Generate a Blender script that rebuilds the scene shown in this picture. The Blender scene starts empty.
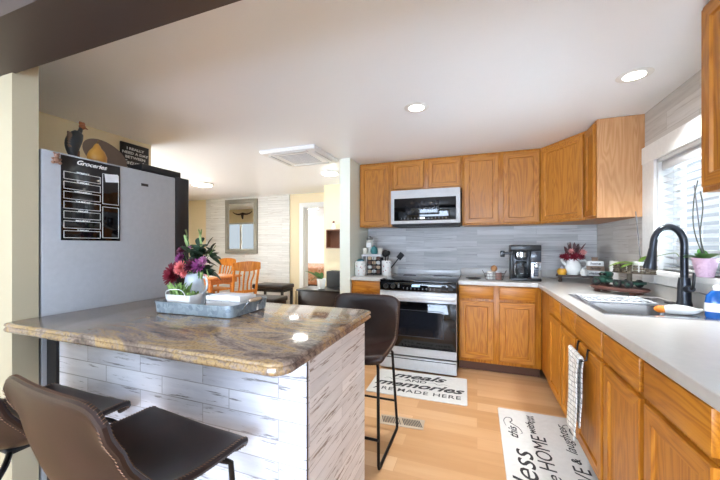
import bpy, bmesh, math, random
from mathutils import Vector, Matrix, Euler
random.seed(7)
sc = bpy.context.scene
C = sc.collection
PI = math.pi
def lin(c):
    return tuple(((v/255)/12.92 if v/255 <= .04045 else ((v/255+.055)/1.055)**2.4) for v in c)+(1,)

# ------------------------------------------------------------ camera
cd = bpy.data.cameras.new('camera'); cam = bpy.data.objects.new('camera', cd); C.objects.link(cam)
cd.sensor_width = 36; cd.lens = 16.0; cd.shift_y = 5.2/720; cd.clip_start = .05
cam.location = (0, 0, 1.27); cam.rotation_euler = (PI/2, 0, math.radians(20.1))
sc.camera = cam
# ------------------------------------------------------------ world, exposure
sc.view_settings.view_transform = 'Standard'; sc.view_settings.look = 'None'
sc.view_settings.gamma = 1; sc.view_settings.exposure = 0.96
w = bpy.data.worlds.new('world'); sc.world = w; w.use_nodes = True
nt = w.node_tree; bg = nt.nodes['Background']
bg.inputs[0].default_value = (.80, .88, .97, 1); bg.inputs[1].default_value = .42
# ------------------------------------------------------------ daylight and lamps
def area(name, loc, rot, sx, sy, power, col=(1, 1, 1)):
    l = bpy.data.lights.new(name, 'AREA'); l.shape = 'RECTANGLE'; l.size = sx; l.size_y = sy
    l.energy = power; l.color = col
    o = bpy.data.objects.new(name, l); C.objects.link(o); o.location = loc; o.rotation_euler = rot
    return o
area('skylight_kitchen_window', (1.95, 2.40, 2.75), (0, math.radians(48), 0), 1.0, 1.5, 26, (.76, .90, 1.08))
area('daylight_living_window', (-.5, -2.93, 1.2), (math.radians(122), 0, 0), 3.0, 1.4, 165, (.72, .88, 1.12))
area('ceiling_fill_kitchen_window', (2.0, 2.40, .35), (0, math.radians(128), 0), 1.0, 1.6, 45, (.80, .91, 1.04))  # unseen lamp added below the sill to brighten the ceiling
area('far_ceiling_fill_kitchen_window', (4.0, 2.9, .12), (0, math.radians(112), 0), .9, 4.0, 420, (.82, .92, 1.03))  # second added lamp, farther out, to brighten the left part of the ceiling
area('skylight_dining_window', (-6.2, 2.75, 2.7), (math.radians(42), 0, 0), 1.5, .9, 50, (.90, .95, 1.0))
area('hall_fill_dining_side', (-5.30, 2.1, 1.35), (0, math.radians(-122), 0), 1.0, 1.4, 80, (.88, .95, 1.0))  # added fill lamp for the hall and refrigerator front, at an invented window
area('bedroom_fill', (-6.4, 7.6, 1.4), (0, math.radians(-90), 0), 1.1, 1.5, 42, (.88, .95, 1.0))  # added fill lamp inside the bedroom, no window in the wall behind it

# ------------------------------------------------------------ materials
class N:
    def __init__(s, name):
        s.m = bpy.data.materials.new(name); s.m.use_nodes = True; s.t = s.m.node_tree
        s.b = s.t.nodes['Principled BSDF']
    def n(s, typ, **k):
        x = s.t.nodes.new(typ)
        for a, v in k.items():
            if hasattr(x, a): setattr(x, a, v)
            else: x.inputs[a.replace('_', ' ')].default_value = v
        return x
    def l(s, a, ao, b, bi): s.t.links.new(a.outputs[ao], b.inputs[bi])
    def set(s, **k):
        for a, v in k.items(): s.b.inputs[a.replace('_', ' ')].default_value = v
        return s
def ramp(nd, stops):
    cr = nd.color_ramp
    while len(cr.elements) < len(stops): cr.elements.new(.5)
    for e, (p, c) in zip(cr.elements, stops): e.position = p; e.color = c if len(c) == 4 else tuple(c)+(1,)
_mats = {}
def plain(name, col, rough=.5, metal=0., spec=.5, **k):
    if name in _mats: return _mats[name]
    n = N(name); n.set(Base_Color=lin(col), Roughness=rough, Metallic=metal, Specular_IOR_Level=spec)
    tc = n.n('ShaderNodeTexCoord'); no = n.n('ShaderNodeTexNoise', Scale=35., Detail=3.)
    n.l(tc, 'Object', no, 'Vector')
    mx = n.n('ShaderNodeMix', data_type='RGBA'); mx.inputs[6].default_value = lin(col)
    mx.inputs[7].default_value = lin(tuple(v*.93 for v in col)); n.l(no, 'Fac', mx, 0); n.l(mx, 2, n.b, 'Base Color')
    for a, v in k.items(): n.b.inputs[a.replace('_', ' ')].default_value = v
    _mats[name] = n.m
    return n.m
def emit(name, col, strength):
    n = N(name); n.set(Base_Color=lin(col), Emission_Color=lin(col), Emission_Strength=strength, Roughness=.5)
    return n.m
def uvw(n, axes, sc3):
    """texture coordinates: object space, reordered so that axes[0] runs along the board"""
    tc = n.n('ShaderNodeTexCoord'); sp = n.n('ShaderNodeSeparateXYZ'); cb = n.n('ShaderNodeCombineXYZ')
    n.l(tc, 'Object', sp, 0)
    for i, a in enumerate(axes):
        if a is None: continue
        mt = n.n('ShaderNodeMath', operation='MULTIPLY'); mt.inputs[1].default_value = sc3[i]
        n.l(sp, 'XYZ'.index(a), mt, 0); n.l(mt, 0, cb, i)
    return cb
def oak(name, axes, tones, rough=.38):
    n = N(name)
    cb = uvw(n, axes, (1.1, 9., 9.))
    no = n.n('ShaderNodeTexNoise', Scale=1., Detail=2.5, Distortion=.4)
    oi = n.n('ShaderNodeObjectInfo'); ad = n.n('ShaderNodeVectorMath', operation='ADD'); ml = n.n('ShaderNodeMath', operation='MULTIPLY')
    ml.inputs[1].default_value = 30.; n.l(oi, 'Random', ml, 0); n.l(cb, 0, ad, 0); n.l(ml, 0, ad, 1); n.l(ad, 0, no, 'Vector')
    m1 = n.n('ShaderNodeMath', operation='MULTIPLY'); m1.inputs[1].default_value = 75.; n.l(no, 'Fac', m1, 0)
    sn = n.n('ShaderNodeMath', operation='SINE'); n.l(m1, 0, sn, 0)
    mr = n.n('ShaderNodeMapRange'); mr.inputs[1].default_value = -1.; n.l(sn, 0, mr, 0)
    cb2 = uvw(n, axes, (5., 170., 170.)); n2 = n.n('ShaderNodeTexNoise', Scale=1., Detail=3.); n.l(cb2, 0, n2, 'Vector')
    mx = n.n('ShaderNodeMix', data_type='FLOAT'); mx.inputs[0].default_value = .62; n.l(mr, 0, mx, 2); n.l(n2, 'Fac', mx, 3)
    cr = n.n('ShaderNodeValToRGB'); ramp(cr, [(.12, lin(tones[0])), (.45, lin(tones[1])), (.8, lin(tones[2]))]); n.l(mx, 0, cr, 0)
    n.l(cr, 0, n.b, 'Base Color'); n.set(Roughness=rough, Specular_IOR_Level=.45)
    bp = n.n('ShaderNodeBump', Strength=.08, Distance=.002); n.l(n2, 'Fac', bp, 'Height'); n.l(bp, 0, n.b, 'Normal')
    return n.m
OAK = [(148, 84, 14), (178, 110, 26), (194, 128, 38)]
OAKD = [(142, 82, 20), (172, 108, 32), (187, 124, 43)]
oak_v = oak('oak_vertical_grain', 'ZXY', OAK); oak_h = oak('oak_horizontal_grain', 'XZY', OAK)
oakd_v = oak('upper_oak_vertical_grain', 'ZXY', OAKD); oakd_h = oak('upper_oak_horizontal_grain', 'XZY', OAKD)
oak_end = oak('pale_oak_end_panel', 'ZXY', [(176, 122, 78), (192, 140, 94), (202, 154, 110)])
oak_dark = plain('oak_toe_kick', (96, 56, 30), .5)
chair_wood = oak('honey_wood', 'ZXY', [(176, 96, 24), (206, 124, 40), (222, 146, 60)])
table_wood = oak('honey_wood_table', 'XYZ', [(176, 100, 44), (204, 128, 66), (218, 150, 92)])

def planks(name, axes, length, height, tones, streak, lines=.8, rough=.5, scale=1., mort=.0018, mcol=(120, 116, 112), sx=2.2, sy=38., off=.37, bump=.15, cut=(.62, .72), smix=.75, wb=.5):
    """boards: random tone per board, streaks along the grain"""
    n = N(name)
    cb = uvw(n, axes, (1, 1, 1))
    br = n.n('ShaderNodeTexBrick', offset=off, offset_frequency=2, squash=1.)
    for k, v in (('Scale', 1.), ('Mortar Size', mort), ('Mortar Smooth', .1), ('Bias', 0.), ('Brick Width', length), ('Row Height', height)):
        br.inputs[k].default_value = v
    br.inputs['Color1'].default_value = (0, 0, 0, 1); br.inputs['Color2'].default_value = (1, 1, 1, 1); br.inputs['Mortar'].default_value = (.5, .5, .5, 1)
    n.l(cb, 0, br, 'Vector')
    cb2 = uvw(n, axes, (sx, sy, sy)); n2 = n.n('ShaderNodeTexNoise', Scale=1., Detail=5., Roughness=.6, Distortion=.3)
    # shift the streaks from board to board
    ad = n.n('ShaderNodeVectorMath', operation='MULTIPLY_ADD'); n.l(br, 'Color', ad, 0); ad.inputs[1].default_value = (17, 17, 17); n.l(cb2, 0, ad, 2); n.l(ad, 0, n2, 'Vector')
    mx = n.n('ShaderNodeMix', data_type='FLOAT'); mx.inputs[0].default_value = wb
    n.l(br, 'Color', mx, 2); n.l(n2, 'Fac', mx, 3)
    cr = n.n('ShaderNodeValToRGB'); ramp(cr, [(.25, lin(tones[0])), (.5, lin(tones[1])), (.72, lin(tones[2]))]); n.l(mx, 0, cr, 0)
    cb3 = uvw(n, axes, (sx*1.6, sy*2.2, sy)); n3 = n.n('ShaderNodeTexNoise', Scale=1., Detail=6., Roughness=.65)
    ad3 = n.n('ShaderNodeVectorMath', operation='MULTIPLY_ADD'); n.l(br, 'Color', ad3, 0); ad3.inputs[1].default_value = (31, 31, 31); n.l(cb3, 0, ad3, 2); n.l(ad3, 0, n3, 'Vector')
    cr3 = n.n('ShaderNodeValToRGB'); ramp(cr3, [(cut[0], (0, 0, 0)), (cut[1], (1, 1, 1))]); n.l(n3, 'Fac', cr3, 0)
    m2 = n.n('ShaderNodeMix', data_type='RGBA'); m2.inputs[7].default_value = lin(streak)
    mm = n.n('ShaderNodeMath', operation='MULTIPLY'); mm.inputs[1].default_value = smix; n.l(cr3, 0, mm, 0); n.l(mm, 0, m2, 0); n.l(cr, 0, m2, 6)
    m3 = n.n('ShaderNodeMix', data_type='RGBA'); m3.inputs[7].default_value = lin(mcol)
    m4 = n.n('ShaderNodeMath', operation='MULTIPLY'); m4.inputs[1].default_value = lines; n.l(br, 'Fac', m4, 0); n.l(m4, 0, m3, 0); n.l(m2, 2, m3, 6)
    n.l(m3, 2, n.b, 'Base Color'); n.set(Roughness=rough)
    bp = n.n('ShaderNodeBump', Strength=bump, Distance=.003, invert=True); n.l(br, 'Fac', bp, 'Height'); n.l(bp, 0, n.b, 'Normal')
    return n.m
floor_mat = planks('laminate_floor', 'XYZ', 1.2, .125, [(186, 140, 94), (200, 156, 112), (210, 170, 128)], (182, 126, 76), lines=.45, rough=.33, mort=.0015, mcol=(168, 118, 76), sx=1.2, sy=14., bump=.05, smix=.45)
splash_x = planks('grey_wood_planks_back', 'XZY', .62, .066, [(158, 156, 154), (188, 186, 184), (208, 206, 204)], (116, 112, 112), lines=.35, mcol=(140, 136, 134), sx=1.4, sy=30., wb=.72, cut=(.54, .66), smix=.7)
splash_y = planks('grey_wood_planks_right', 'YZX', .9, .12, [(168, 162, 156), (192, 187, 182), (208, 205, 202)], (150, 138, 130), lines=.5, mcol=(150, 142, 136), sx=1.4, sy=22., wb=.72, cut=(.56, .68), smix=.6)
white_x = planks('whitewashed_boards_front', 'XZY', .34, .074, [(186, 186, 194), (214, 214, 220), (232, 232, 236)], (112, 108, 108), lines=.6, mcol=(120, 114, 112), sx=3.2, sy=24., cut=(.57, .63), wb=.66, smix=.85)
white_y = planks('whitewashed_boards_side', 'YZX', .8, .05, [(208, 206, 204), (228, 225, 223), (240, 238, 236)], (140, 124, 112), lines=.45, mcol=(150, 138, 130), sx=3.4, sy=26., cut=(.57, .63), wb=.75, smix=.9)
far_x = planks('thin_white_boards', 'XZY', .9, .045, [(204, 206, 204), (222, 223, 221), (234, 235, 233)], (160, 152, 144), lines=.5, mcol=(172, 168, 160), sx=1.6, sy=34., wb=.8, cut=(.58, .66))

def wall_paint(name, col, rough=.6, bs=.12, scale=60.):
    n = N(name); n.set(Base_Color=lin(col), Roughness=rough)
    tc = n.n('ShaderNodeTexCoord'); no = n.n('ShaderNodeTexNoise', Scale=scale, Detail=4.); n.l(tc, 'Object', no, 'Vector')
    bp = n.n('ShaderNodeBump', Strength=bs, Distance=.004); n.l(no, 'Fac', bp, 'Height'); n.l(bp, 0, n.b, 'Normal')
    return n.m
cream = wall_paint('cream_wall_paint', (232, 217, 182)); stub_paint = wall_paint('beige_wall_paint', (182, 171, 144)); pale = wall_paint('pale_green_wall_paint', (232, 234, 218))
ceil_mat = wall_paint('textured_ceiling_paint', (240, 243, 247), .30, .5, 9.)
trim_white = plain('white_trim_paint', (238, 238, 236), .35)
beam_mat = plain('dark_brown_beam', (62, 48, 42), .45)
# granite
n = N('brown_granite'); tc = n.n('ShaderNodeTexCoord')
nA = n.n('ShaderNodeTexNoise', Scale=2.6, Detail=9., Roughness=.68, Distortion=1.2); mp = n.n('ShaderNodeMapping'); mp.inputs['Rotation'].default_value = (0, 0, .5); mp.inputs['Scale'].default_value = (1, 2.3, 1)
n.l(tc, 'Object', mp, 0); n.l(mp, 0, nA, 'Vector')
crA = n.n('ShaderNodeValToRGB'); ramp(crA, [(.30, lin((52, 42, 40))), (.40, lin((104, 88, 80))), (.47, lin((150, 132, 118))), (.52, lin((166, 136, 92))), (.56, lin((140, 120, 104))), (.64, lin((108, 92, 84))), (.72, lin((62, 50, 48)))]); n.l(nA, 'Fac', crA, 0)
nB = n.n('ShaderNodeTexNoise', Scale=110., Detail=4.); n.l(tc, 'Object', nB, 'Vector')
crB = n.n('ShaderNodeValToRGB'); ramp(crB, [(.36, (.22, .2, .19)), (.5, (1, 1, 1)), (.7, (1.25, 1.2, 1.1))]); n.l(nB, 'Fac', crB, 0)
mB = n.n('ShaderNodeMix', data_type='RGBA', blend_type='MULTIPLY'); mB.inputs[0].default_value = .45; n.l(crA, 0, mB, 6); n.l(crB, 0, mB, 7)
n.l(mB, 2, n.b, 'Base Color'); n.set(Roughness=.09, Specular_IOR_Level=.6); granite = n.m
laminate = plain('cream_laminate', (200, 196, 190), .28)
# leather
def leather(name, col):
    n = N(name); tc = n.n('ShaderNodeTexCoord'); no = n.n('ShaderNodeTexNoise', Scale=7., Detail=4.); n.l(tc, 'Object', no, 'Vector')
    cr = n.n('ShaderNodeValToRGB'); ramp(cr, [(.3, lin(tuple(v*.75 for v in col))), (.7, lin(tuple(v*1.2 for v in col)))]); n.l(no, 'Fac', cr, 0); n.l(cr, 0, n.b, 'Base Color')
    vo = n.n('ShaderNodeTexVoronoi', Scale=260.); n.l(tc, 'Object', vo, 'Vector'); bp = n.n('ShaderNodeBump', Strength=.12, Distance=.001); n.l(vo, 'Distance', bp, 'Height'); n.l(bp, 0, n.b, 'Normal')
    n.set(Roughness=.36, Specular_IOR_Level=.38); return n.m
lth = leather('brown_leather', (42, 27, 22)); lth_dark = leather('near_black_leather', (44, 34, 32))
stitch = plain('tan_stitching', (132, 100, 76), .7)
iron = plain('black_metal', (34, 32, 32), .35, .6); black = plain('black_plastic', (22, 22, 24), .3); matte_black = plain('matte_black', (20, 20, 21), .6)
steel = plain('stainless_steel', (196, 198, 202), .25, 1.); brushed = plain('brushed_fridge_grey', (176, 178, 181), .38, .12)
white_app = plain('white_enamel', (206, 206, 206), .22); black_glass = plain('black_glass', (10, 11, 14), .05)
white_cer = plain('white_ceramic', (236, 236, 232), .2); dark_wood = plain('dark_stained_wood', (62, 46, 40), .5)
red_wood = plain('reddish_bark_wood', (96, 58, 48), .6)
green_leaf = plain('green_leaf', (92, 138, 60), .4); dark_leaf = plain('dark_green_leaf', (44, 68, 48), .5)
galv_n = N('galvanized_metal'); tc = galv_n.n('ShaderNodeTexCoord'); vo = galv_n.n('ShaderNodeTexVoronoi', Scale=60.); galv_n.l(tc, 'Object', vo, 'Vector')
cr = galv_n.n('ShaderNodeValToRGB'); ramp(cr, [(0, lin((118, 132, 140))), (1, lin((168, 180, 188)))]); galv_n.l(vo, 'Color', cr, 0); galv_n.l(cr, 0, galv_n.b, 'Base Color'); galv_n.set(Metallic=.5, Roughness=.42); galv = galv_n.m
gn = N('clear_glass'); gn.set(Base_Color=(.95, .98, 1, 1), Roughness=.02, Transmission_Weight=1., IOR=1.2); glass = gn.m
mn = N('mirror_glass'); mn.set(Base_Color=(.92, .94, .93, 1), Metallic=1., Roughness=.01); mirror_mat = mn.m
ink = plain('black_ink', (40, 38, 40), .7); chalk = plain('white_chalk_print', (225, 225, 222), .7)
mat_fabric = plain('off_white_mat', (214, 212, 206), .75)

# ------------------------------------------------------------ mesh builder
class MB:
    def __init__(s): s.v = []; s.f = []; s.mi = []
    def add(s, vs, fs, mi=0):
        b = len(s.v); s.v += [Vector(v) for v in vs]; s.f += [tuple(b+i for i in f) for f in fs]; s.mi += [mi]*len(fs) if isinstance(mi, int) else list(mi)
        return s
    def addbm(s, bm, mi=0):
        bm.verts.index_update(); s.add([v.co.copy() for v in bm.verts], [[v.index for v in f.verts] for f in bm.faces], mi); bm.free(); return s
    def box(s, x0, x1, y0, y1, z0, z1, bev=0, mi=0, rot=None, seg=2):
        bm = bmesh.new(); bmesh.ops.create_cube(bm, size=1)
        c = Vector(((x0+x1)/2, (y0+y1)/2, (z0+z1)/2))
        for v in bm.verts: v.co = Vector((v.co.x*abs(x1-x0), v.co.y*abs(y1-y0), v.co.z*abs(z1-z0)))
        if bev: bmesh.ops.bevel(bm, geom=bm.edges[:], offset=bev, segments=seg, affect='EDGES', profile=.5)
        for v in bm.verts:
            if rot: v.co = rot @ v.co
            v.co += c
        return s.addbm(bm, mi)
    def lathe(s, prof, c=(0, 0, 0), seg=20, mi=0, sx=1, sy=1, rot=None, a0=0):
        """prof: (radius, z) bottom to top"""
        vs = []; fs = []
        for r, z in prof:
            for k in range(seg):
                a = 2*PI*k/seg+a0; p = Vector((r*sx*math.cos(a), r*sy*math.sin(a), z))
                if rot: p = rot @ p
                vs.append(p+Vector(c))
        for i in range(len(prof)-1):
            for k in range(seg):
                k2 = (k+1) % seg; fs.append((i*seg+k, i*seg+k2, (i+1)*seg+k2, (i+1)*seg+k))
        if prof[0][0] > 1e-5: fs.append(tuple(range(seg))[::-1])
        if prof[-1][0] > 1e-5: fs.append(tuple((len(prof)-1)*seg+k for k in range(seg)))
        return s.add(vs, fs, mi)
    def cyl(s, p0, p1, r0, r1=None, seg=12, mi=0):
        return s.tube([p0, p1], r0 if r1 is None else [r0, r1], seg, mi)
    def tube(s, pts, r, seg=8, mi=0, closed=False):
        pts = [Vector(p) for p in pts]; n = len(pts); rs = r if isinstance(r, (list, tuple)) else [r]*n
        vs = []; fs = []; up = None
        for i, p in enumerate(pts):
            a = pts[(i-1) % n] if (closed or i) else p; b = pts[(i+1) % n] if (closed or i < n-1) else p
            t = (b-a).normalized()
            if up is None:
                up = Vector((0, 0, 1)) if abs(t.z) < .9 else Vector((1, 0, 0))
            x = up-t*up.dot(t)
            if x.length < 1e-4: x = t.orthogonal()
            x.normalize(); up = x; y = t.cross(x)
            for k in range(seg):
                an = 2*PI*k/seg; vs.append(p+(x*math.cos(an)+y*math.sin(an))*rs[i])
        for i in range(n if closed else n-1):
            j = (i+1) % n
            for k in range(seg):
                k2 = (k+1) % seg; fs.append((i*seg+k, i*seg+k2, j*seg+k2, j*seg+k))
        if not closed: fs.append(tuple(range(seg))[::-1]); fs.append(tuple((n-1)*seg+k for k in range(seg)))
        return s.add(vs, fs, mi)
    def ball(s, c, r, sx=1, sy=1, sz=1, seg=12, mi=0, rot=None):
        m = max(6, seg//2)
        return s.lathe([(r*math.sin(PI*i/m)+1e-6, -r*sz*math.cos(PI*i/m)) for i in range(m+1)], c, seg, mi, sx, sy, rot)
    def prism(s, pts, z0, z1, mi=0):
        n = len(pts)
        return s.add([(x, y, z0) for x, y in pts]+[(x, y, z1) for x, y in pts], [tuple(range(n))[::-1], tuple(range(n, 2*n))]+[(i, (i+1) % n, n+(i+1) % n, n+i) for i in range(n)], mi)
    def cells(s, us, vs_, hole, t0, t1, axis, mi=0):
        """slab in the plane normal to axis with cells cut out; us, vs_ are the grid lines"""
        nu, nv = len(us), len(vs_); V = []
        def P(u, v, t): return {'x': (t, u, v), 'y': (u, t, v), 'z': (u, v, t)}[axis]
        for t in (t0, t1):
            for v in vs_:
                for u in us: V.append(P(u, v, t))
        I = lambda i, j, k: k*nu*nv+j*nu+i
        keep = lambda i, j: 0 <= i < nu-1 and 0 <= j < nv-1 and not hole(i, j)
        F = []
        for i in range(nu-1):
            for j in range(nv-1):
                if not keep(i, j): continue
                F.append((I(i, j, 0), I(i, j+1, 0), I(i+1, j+1, 0), I(i+1, j, 0))); F.append((I(i, j, 1), I(i+1, j, 1), I(i+1, j+1, 1), I(i, j+1, 1)))
                if not keep(i-1, j): F.append((I(i, j, 0), I(i, j, 1), I(i, j+1, 1), I(i, j+1, 0)))
                if not keep(i+1, j): F.append((I(i+1, j, 0), I(i+1, j+1, 0), I(i+1, j+1, 1), I(i+1, j, 1)))
                if not keep(i, j-1): F.append((I(i, j, 0), I(i+1, j, 0), I(i+1, j, 1), I(i, j, 1)))
                if not keep(i, j+1): F.append((I(i, j+1, 0), I(i, j+1, 1), I(i+1, j+1, 1), I(i+1, j+1, 0)))
        return s.add(V, F, mi)
    def xf(s, M, start=0):
        for i in range(start, len(s.v)): s.v[i] = M @ s.v[i]
        return s
    def mesh(s, name, mats, smooth=35):
        me = bpy.data.meshes.new(name); me.from_pydata([tuple(v) for v in s.v], [], s.f)
        for m in (mats if isinstance(mats, (list, tuple)) else [mats]): me.materials.append(m)
        for p, i in zip(me.polygons, s.mi): p.material_index = i
        bm = bmesh.new(); bm.from_mesh(me)
        bmesh.ops.remove_doubles(bm, verts=bm.verts[:], dist=1e-6)
        bmesh.ops.recalc_face_normals(bm, faces=bm.faces[:]); bm.to_mesh(me); bm.free()
        if smooth:
            me.polygons.foreach_set('use_smooth', [True]*len(me.polygons)); me.set_sharp_from_angle(angle=math.radians(smooth))
        return me
    def build(s, name, mats, parent=None, at=None, smooth=35, world=False):
        if world and parent is not None:
            M = WM(parent).inverted(); s.xf(M)
        if at is not None:
            for i in range(len(s.v)): s.v[i] = s.v[i]-Vector(at)
        o = bpy.data.objects.new(name, s.mesh(name, mats, smooth)); C.objects.link(o)
        if at is not None: o.location = at
        if parent is not None: o.parent = parent
        return o
def WM(o):
    M = Matrix.LocRotScale(o.location, o.rotation_euler, o.scale)
    return WM(o.parent) @ M if o.parent else M
def tag(o, label, cat, group=None):
    o['label'] = label; o['category'] = cat
    if group: o['group'] = group
    return o
def thing(name, label, cat, loc=(0, 0, 0), rotz=0, group=None):
    o = bpy.data.objects.new(name, None); C.objects.link(o); o.empty_display_size = .1
    o.location = loc; o.rotation_euler = (0, 0, rotz); return tag(o, label, cat, group)
def struct(name, mb, m, smooth=0):
    o = mb.build(name, m, smooth=smooth); o['kind'] = 'structure'; return o
def copy_tree(o, parent=None):
    c = o.copy(); C.objects.link(c); c.parent = parent
    for ch in [x for x in C.objects if x.parent == o]: copy_tree(ch, c)
    return c
def text_mb(txt, size, shear=0., extrude=.0006, sx=1., spacing=1., bold=0., align='CENTER'):
    """mesh of lettering in the local XZ plane, facing -Y"""
    cu = bpy.data.curves.new('t', 'FONT'); cu.body = txt; cu.size = size; cu.shear = shear; cu.extrude = extrude; cu.offset = bold
    cu.align_x = align; cu.align_y = 'CENTER'; cu.space_character = spacing; cu.resolution_u = 3; cu.space_line = .95
    o = bpy.data.objects.new('t', cu); C.objects.link(o); bpy.context.view_layer.update()
    me = bpy.data.meshes.new_from_object(o.evaluated_get(bpy.context.evaluated_depsgraph_get()))
    m = MB(); m.add([(v.co.x*sx, -v.co.z, v.co.y) for v in me.vertices], [tuple(p.vertices) for p in me.polygons])
    bpy.data.objects.remove(o); bpy.data.meshes.remove(me); bpy.data.curves.remove(cu)
    return m
def bez(pts, n=10):
    """smooth polyline through points (Catmull-Rom)"""
    P = [Vector(p) for p in pts]; P = [P[0]*2-P[1]]+P+[P[-1]*2-P[-2]]; out = []
    for i in range(1, len(P)-2):
        for k in range(n):
            t = k/n; a, b, c, d = P[i-1:i+3]
            out.append(.5*((2*b)+(c-a)*t+(2*a-5*b+4*c-d)*t*t+(3*b-a-3*c+d)*t**3))
    out.append(P[-2]); return out
def leaf(mb, base, direction, length, width, droop=.3, mi=0, n=6, roll=0., cup=.15):
    d = Vector(direction).normalized(); side = d.cross(Vector((0, 0, 1)))
    if side.length < .05: side = Vector((1, 0, 0))
    side.normalize(); side = Matrix.Rotation(roll, 3, d) @ side; up = side.cross(d)
    vs = []; fs = []
    for i in range(n+1):
        t = i/n; c = Vector(base)+d*length*t+Vector((0, 0, -droop*length*t*t)); wd = width*.5*(math.sin(PI*min(1, t*.93+.05))**.8)
        vs += [c-side*wd+up*cup*wd, c-up*cup*wd*.6, c+side*wd+up*cup*wd]
    for i in range(n):
        a = 3*i; fs += [(a, a+1, a+4, a+3), (a+1, a+2, a+5, a+4)]
    b = len(vs); vs += [v-up*.0012 for v in vs]; fs += [tuple(b+k for k in f[::-1]) for f in list(fs)]
    mb.add(vs, fs, mi)
def bloom(mb, c, r, axis=(0, -1, .3), layers=4, petals=12, mi=0, sharp=1.):
    ax = Vector(axis).normalized(); q = Vector((0, 0, 1)).rotation_difference(ax)
    for L in range(layers):
        t = L/max(1, layers-1); open_ = .2+1.0*(1-t); ln = r*(1-.45*t); k = max(5, int(petals*(1-.4*t)))
        for j in range(k):
            a = 2*PI*j/k+L*.5+random.uniform(-.1, .1)
            d = Vector((math.cos(a)*math.sin(open_+.25), math.sin(a)*math.sin(open_+.25), math.cos(open_+.25))); s = Vector((-math.sin(a), math.cos(a), 0))
            wd = ln*2.4/k*(1.3 if sharp < 1 else 1.25)
            pts = []
            for (u, wv, lift) in ((0.05, .4, 0), (.45, 1, .02), (.8, .8*sharp+.1, .1), (1, .25/sharp, .16)):
                cc = d*ln*u+Vector((0, 0, 1))*ln*lift
                pts += [cc-s*wd*.5*wv, cc+Vector((0, 0, -.05*ln)), cc+s*wd*.5*wv]
            pts = [q @ p+Vector(c) for p in pts]; f = []
            for i in range(3):
                b = 3*i; f += [(b, b+1, b+4, b+3), (b+1, b+2, b+5, b+4)]
            nb = len(pts); pts += [p-ax*.0008 for p in pts]; f += [tuple(nb+z for z in g[::-1]) for g in list(f)]
            mb.add(pts, f, mi)
    mb.ball(c, r*.28, mi=mi, seg=8)
def ring(c, r, n=24, ax='z', sx=1, sy=1):
    out = []
    for i in range(n):
        a = 2*PI*i/n; u, v = r*math.cos(a)*sx, r*math.sin(a)*sy
        out.append(Vector(c)+(Vector((u, v, 0)) if ax == 'z' else Vector((u, 0, v)) if ax == 'y' else Vector((0, u, v))))
    return out

# ============================================================ THE SETTING
ZC = 2.26; XW = 1.184; YW = 4.02
GX, GY = [-7.6, -5.42, XW+.15], [-3.1, 3.4, 9.4]
struct('floor', MB().cells(GX, GY, lambda i, j: i == 0 and j == 0, -.06, 0, 'z'), floor_mat)
struct('ceiling', MB().cells(GX, GY, lambda i, j: i == 0 and j == 0, ZC, ZC+.06, 'z'), ceil_mat)
struct('wall_back', MB().box(-1.48, XW+.15, YW, YW+.12, 0, ZC), splash_x)
# right wall with the window opening
WY0, WY1, WZ0, WZ1 = 1.93, 2.82, 1.10, 1.87
struct('wall_right', MB().cells([-3.0, WY0, WY1, YW], [0, WZ0, WZ1, ZC], lambda i, j: i == 1 and j == 1, XW, XW+.15, 'x'), splash_y)
struct('wall_left', MB().box(-1.48, -1.355, 3.372, YW, 0, ZC), pale)
struct('wall_hall', MB().box(-2.37, -1.48, 4.75, 5.4, 0, ZC), cream)
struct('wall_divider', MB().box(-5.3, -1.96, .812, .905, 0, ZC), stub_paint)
struct('wall_dining_front', MB().cells([-7.5, -7.0, -5.4, -5.3], [0, 1.13, 1.90, ZC], lambda i, j: i == 1 and j == 1, 3.4, 3.5, 'y'), cream)
struct('wall_fridge', MB().box(-3.14, -3.04, .905, 2.27, 0, ZC), cream)
DX0, DX1, DZ = -3.12, -2.42, 2.0
struct('wall_far', MB().cells([-7.5, DX0, DX1, -1.9], [0, DZ, ZC], lambda i, j: i == 1 and j == 0, 5.4, 5.52, 'y'), cream)
struct('wall_far_boards', MB().box(-5.53, -3.432, 5.375, 5.4, 0, ZC), far_x)
struct('wall_dining_side', MB().cells([.905, 1.3, 2.9, 3.4], [0, .8, 1.9, ZC], lambda i, j: i == 1 and j == 1, -5.42, -5.3, 'x'), cream)
struct('wall_dining_left', MB().box(-7.6, -7.5, 3.4, 5.4, 0, ZC), cream)
struct('wall_bedroom_back', MB().box(-6.5, -1.9, 9.3, 9.4, 0, ZC), trim_white)
struct('wall_bedroom_right', MB().box(-1.9, -1.8, 5.52, 9.3, 0, ZC), trim_white)
struct('wall_bedroom_left', MB().box(-6.6, -6.5, 5.52, 9.3, 0, ZC), trim_white)
struct('wall_living_left', MB().box(-3.4, -3.3, -3.0, .812, 0, ZC), cream)
struct('wall_living_back', MB().cells([-3.4, -2.1, 1.05, XW+.15], [0, .5, 2.1, ZC], lambda i, j: i == 1 and j == 1, -3.1, -3.0, 'y'), cream)
struct('ceiling_beam', MB().box(-3.3, XW, .60, .822, 2.045, ZC), beam_mat)
struct('baseboard_far', MB().box(-7.5, DX0-.09, 5.36, 5.375, 0, .09, .003), trim_white)
# door casing to the bedroom
d = MB()
for x in (DX0-.09, DX1): d.box(x, x+.09, 5.375, 5.40, 0, DZ+.07, .004)
d.box(DX0-.09, DX1+.09, 5.372, 5.40, DZ, DZ+.08, .004)
d.box(DX0-.001, DX0+.02, 5.40, 5.52, 0, DZ); d.box(DX1-.02, DX1+.001, 5.40, 5.52, 0, DZ); d.box(DX0, DX1, 5.40, 5.52, DZ-.02, DZ)
struct('door_1', d, trim_white)
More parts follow.
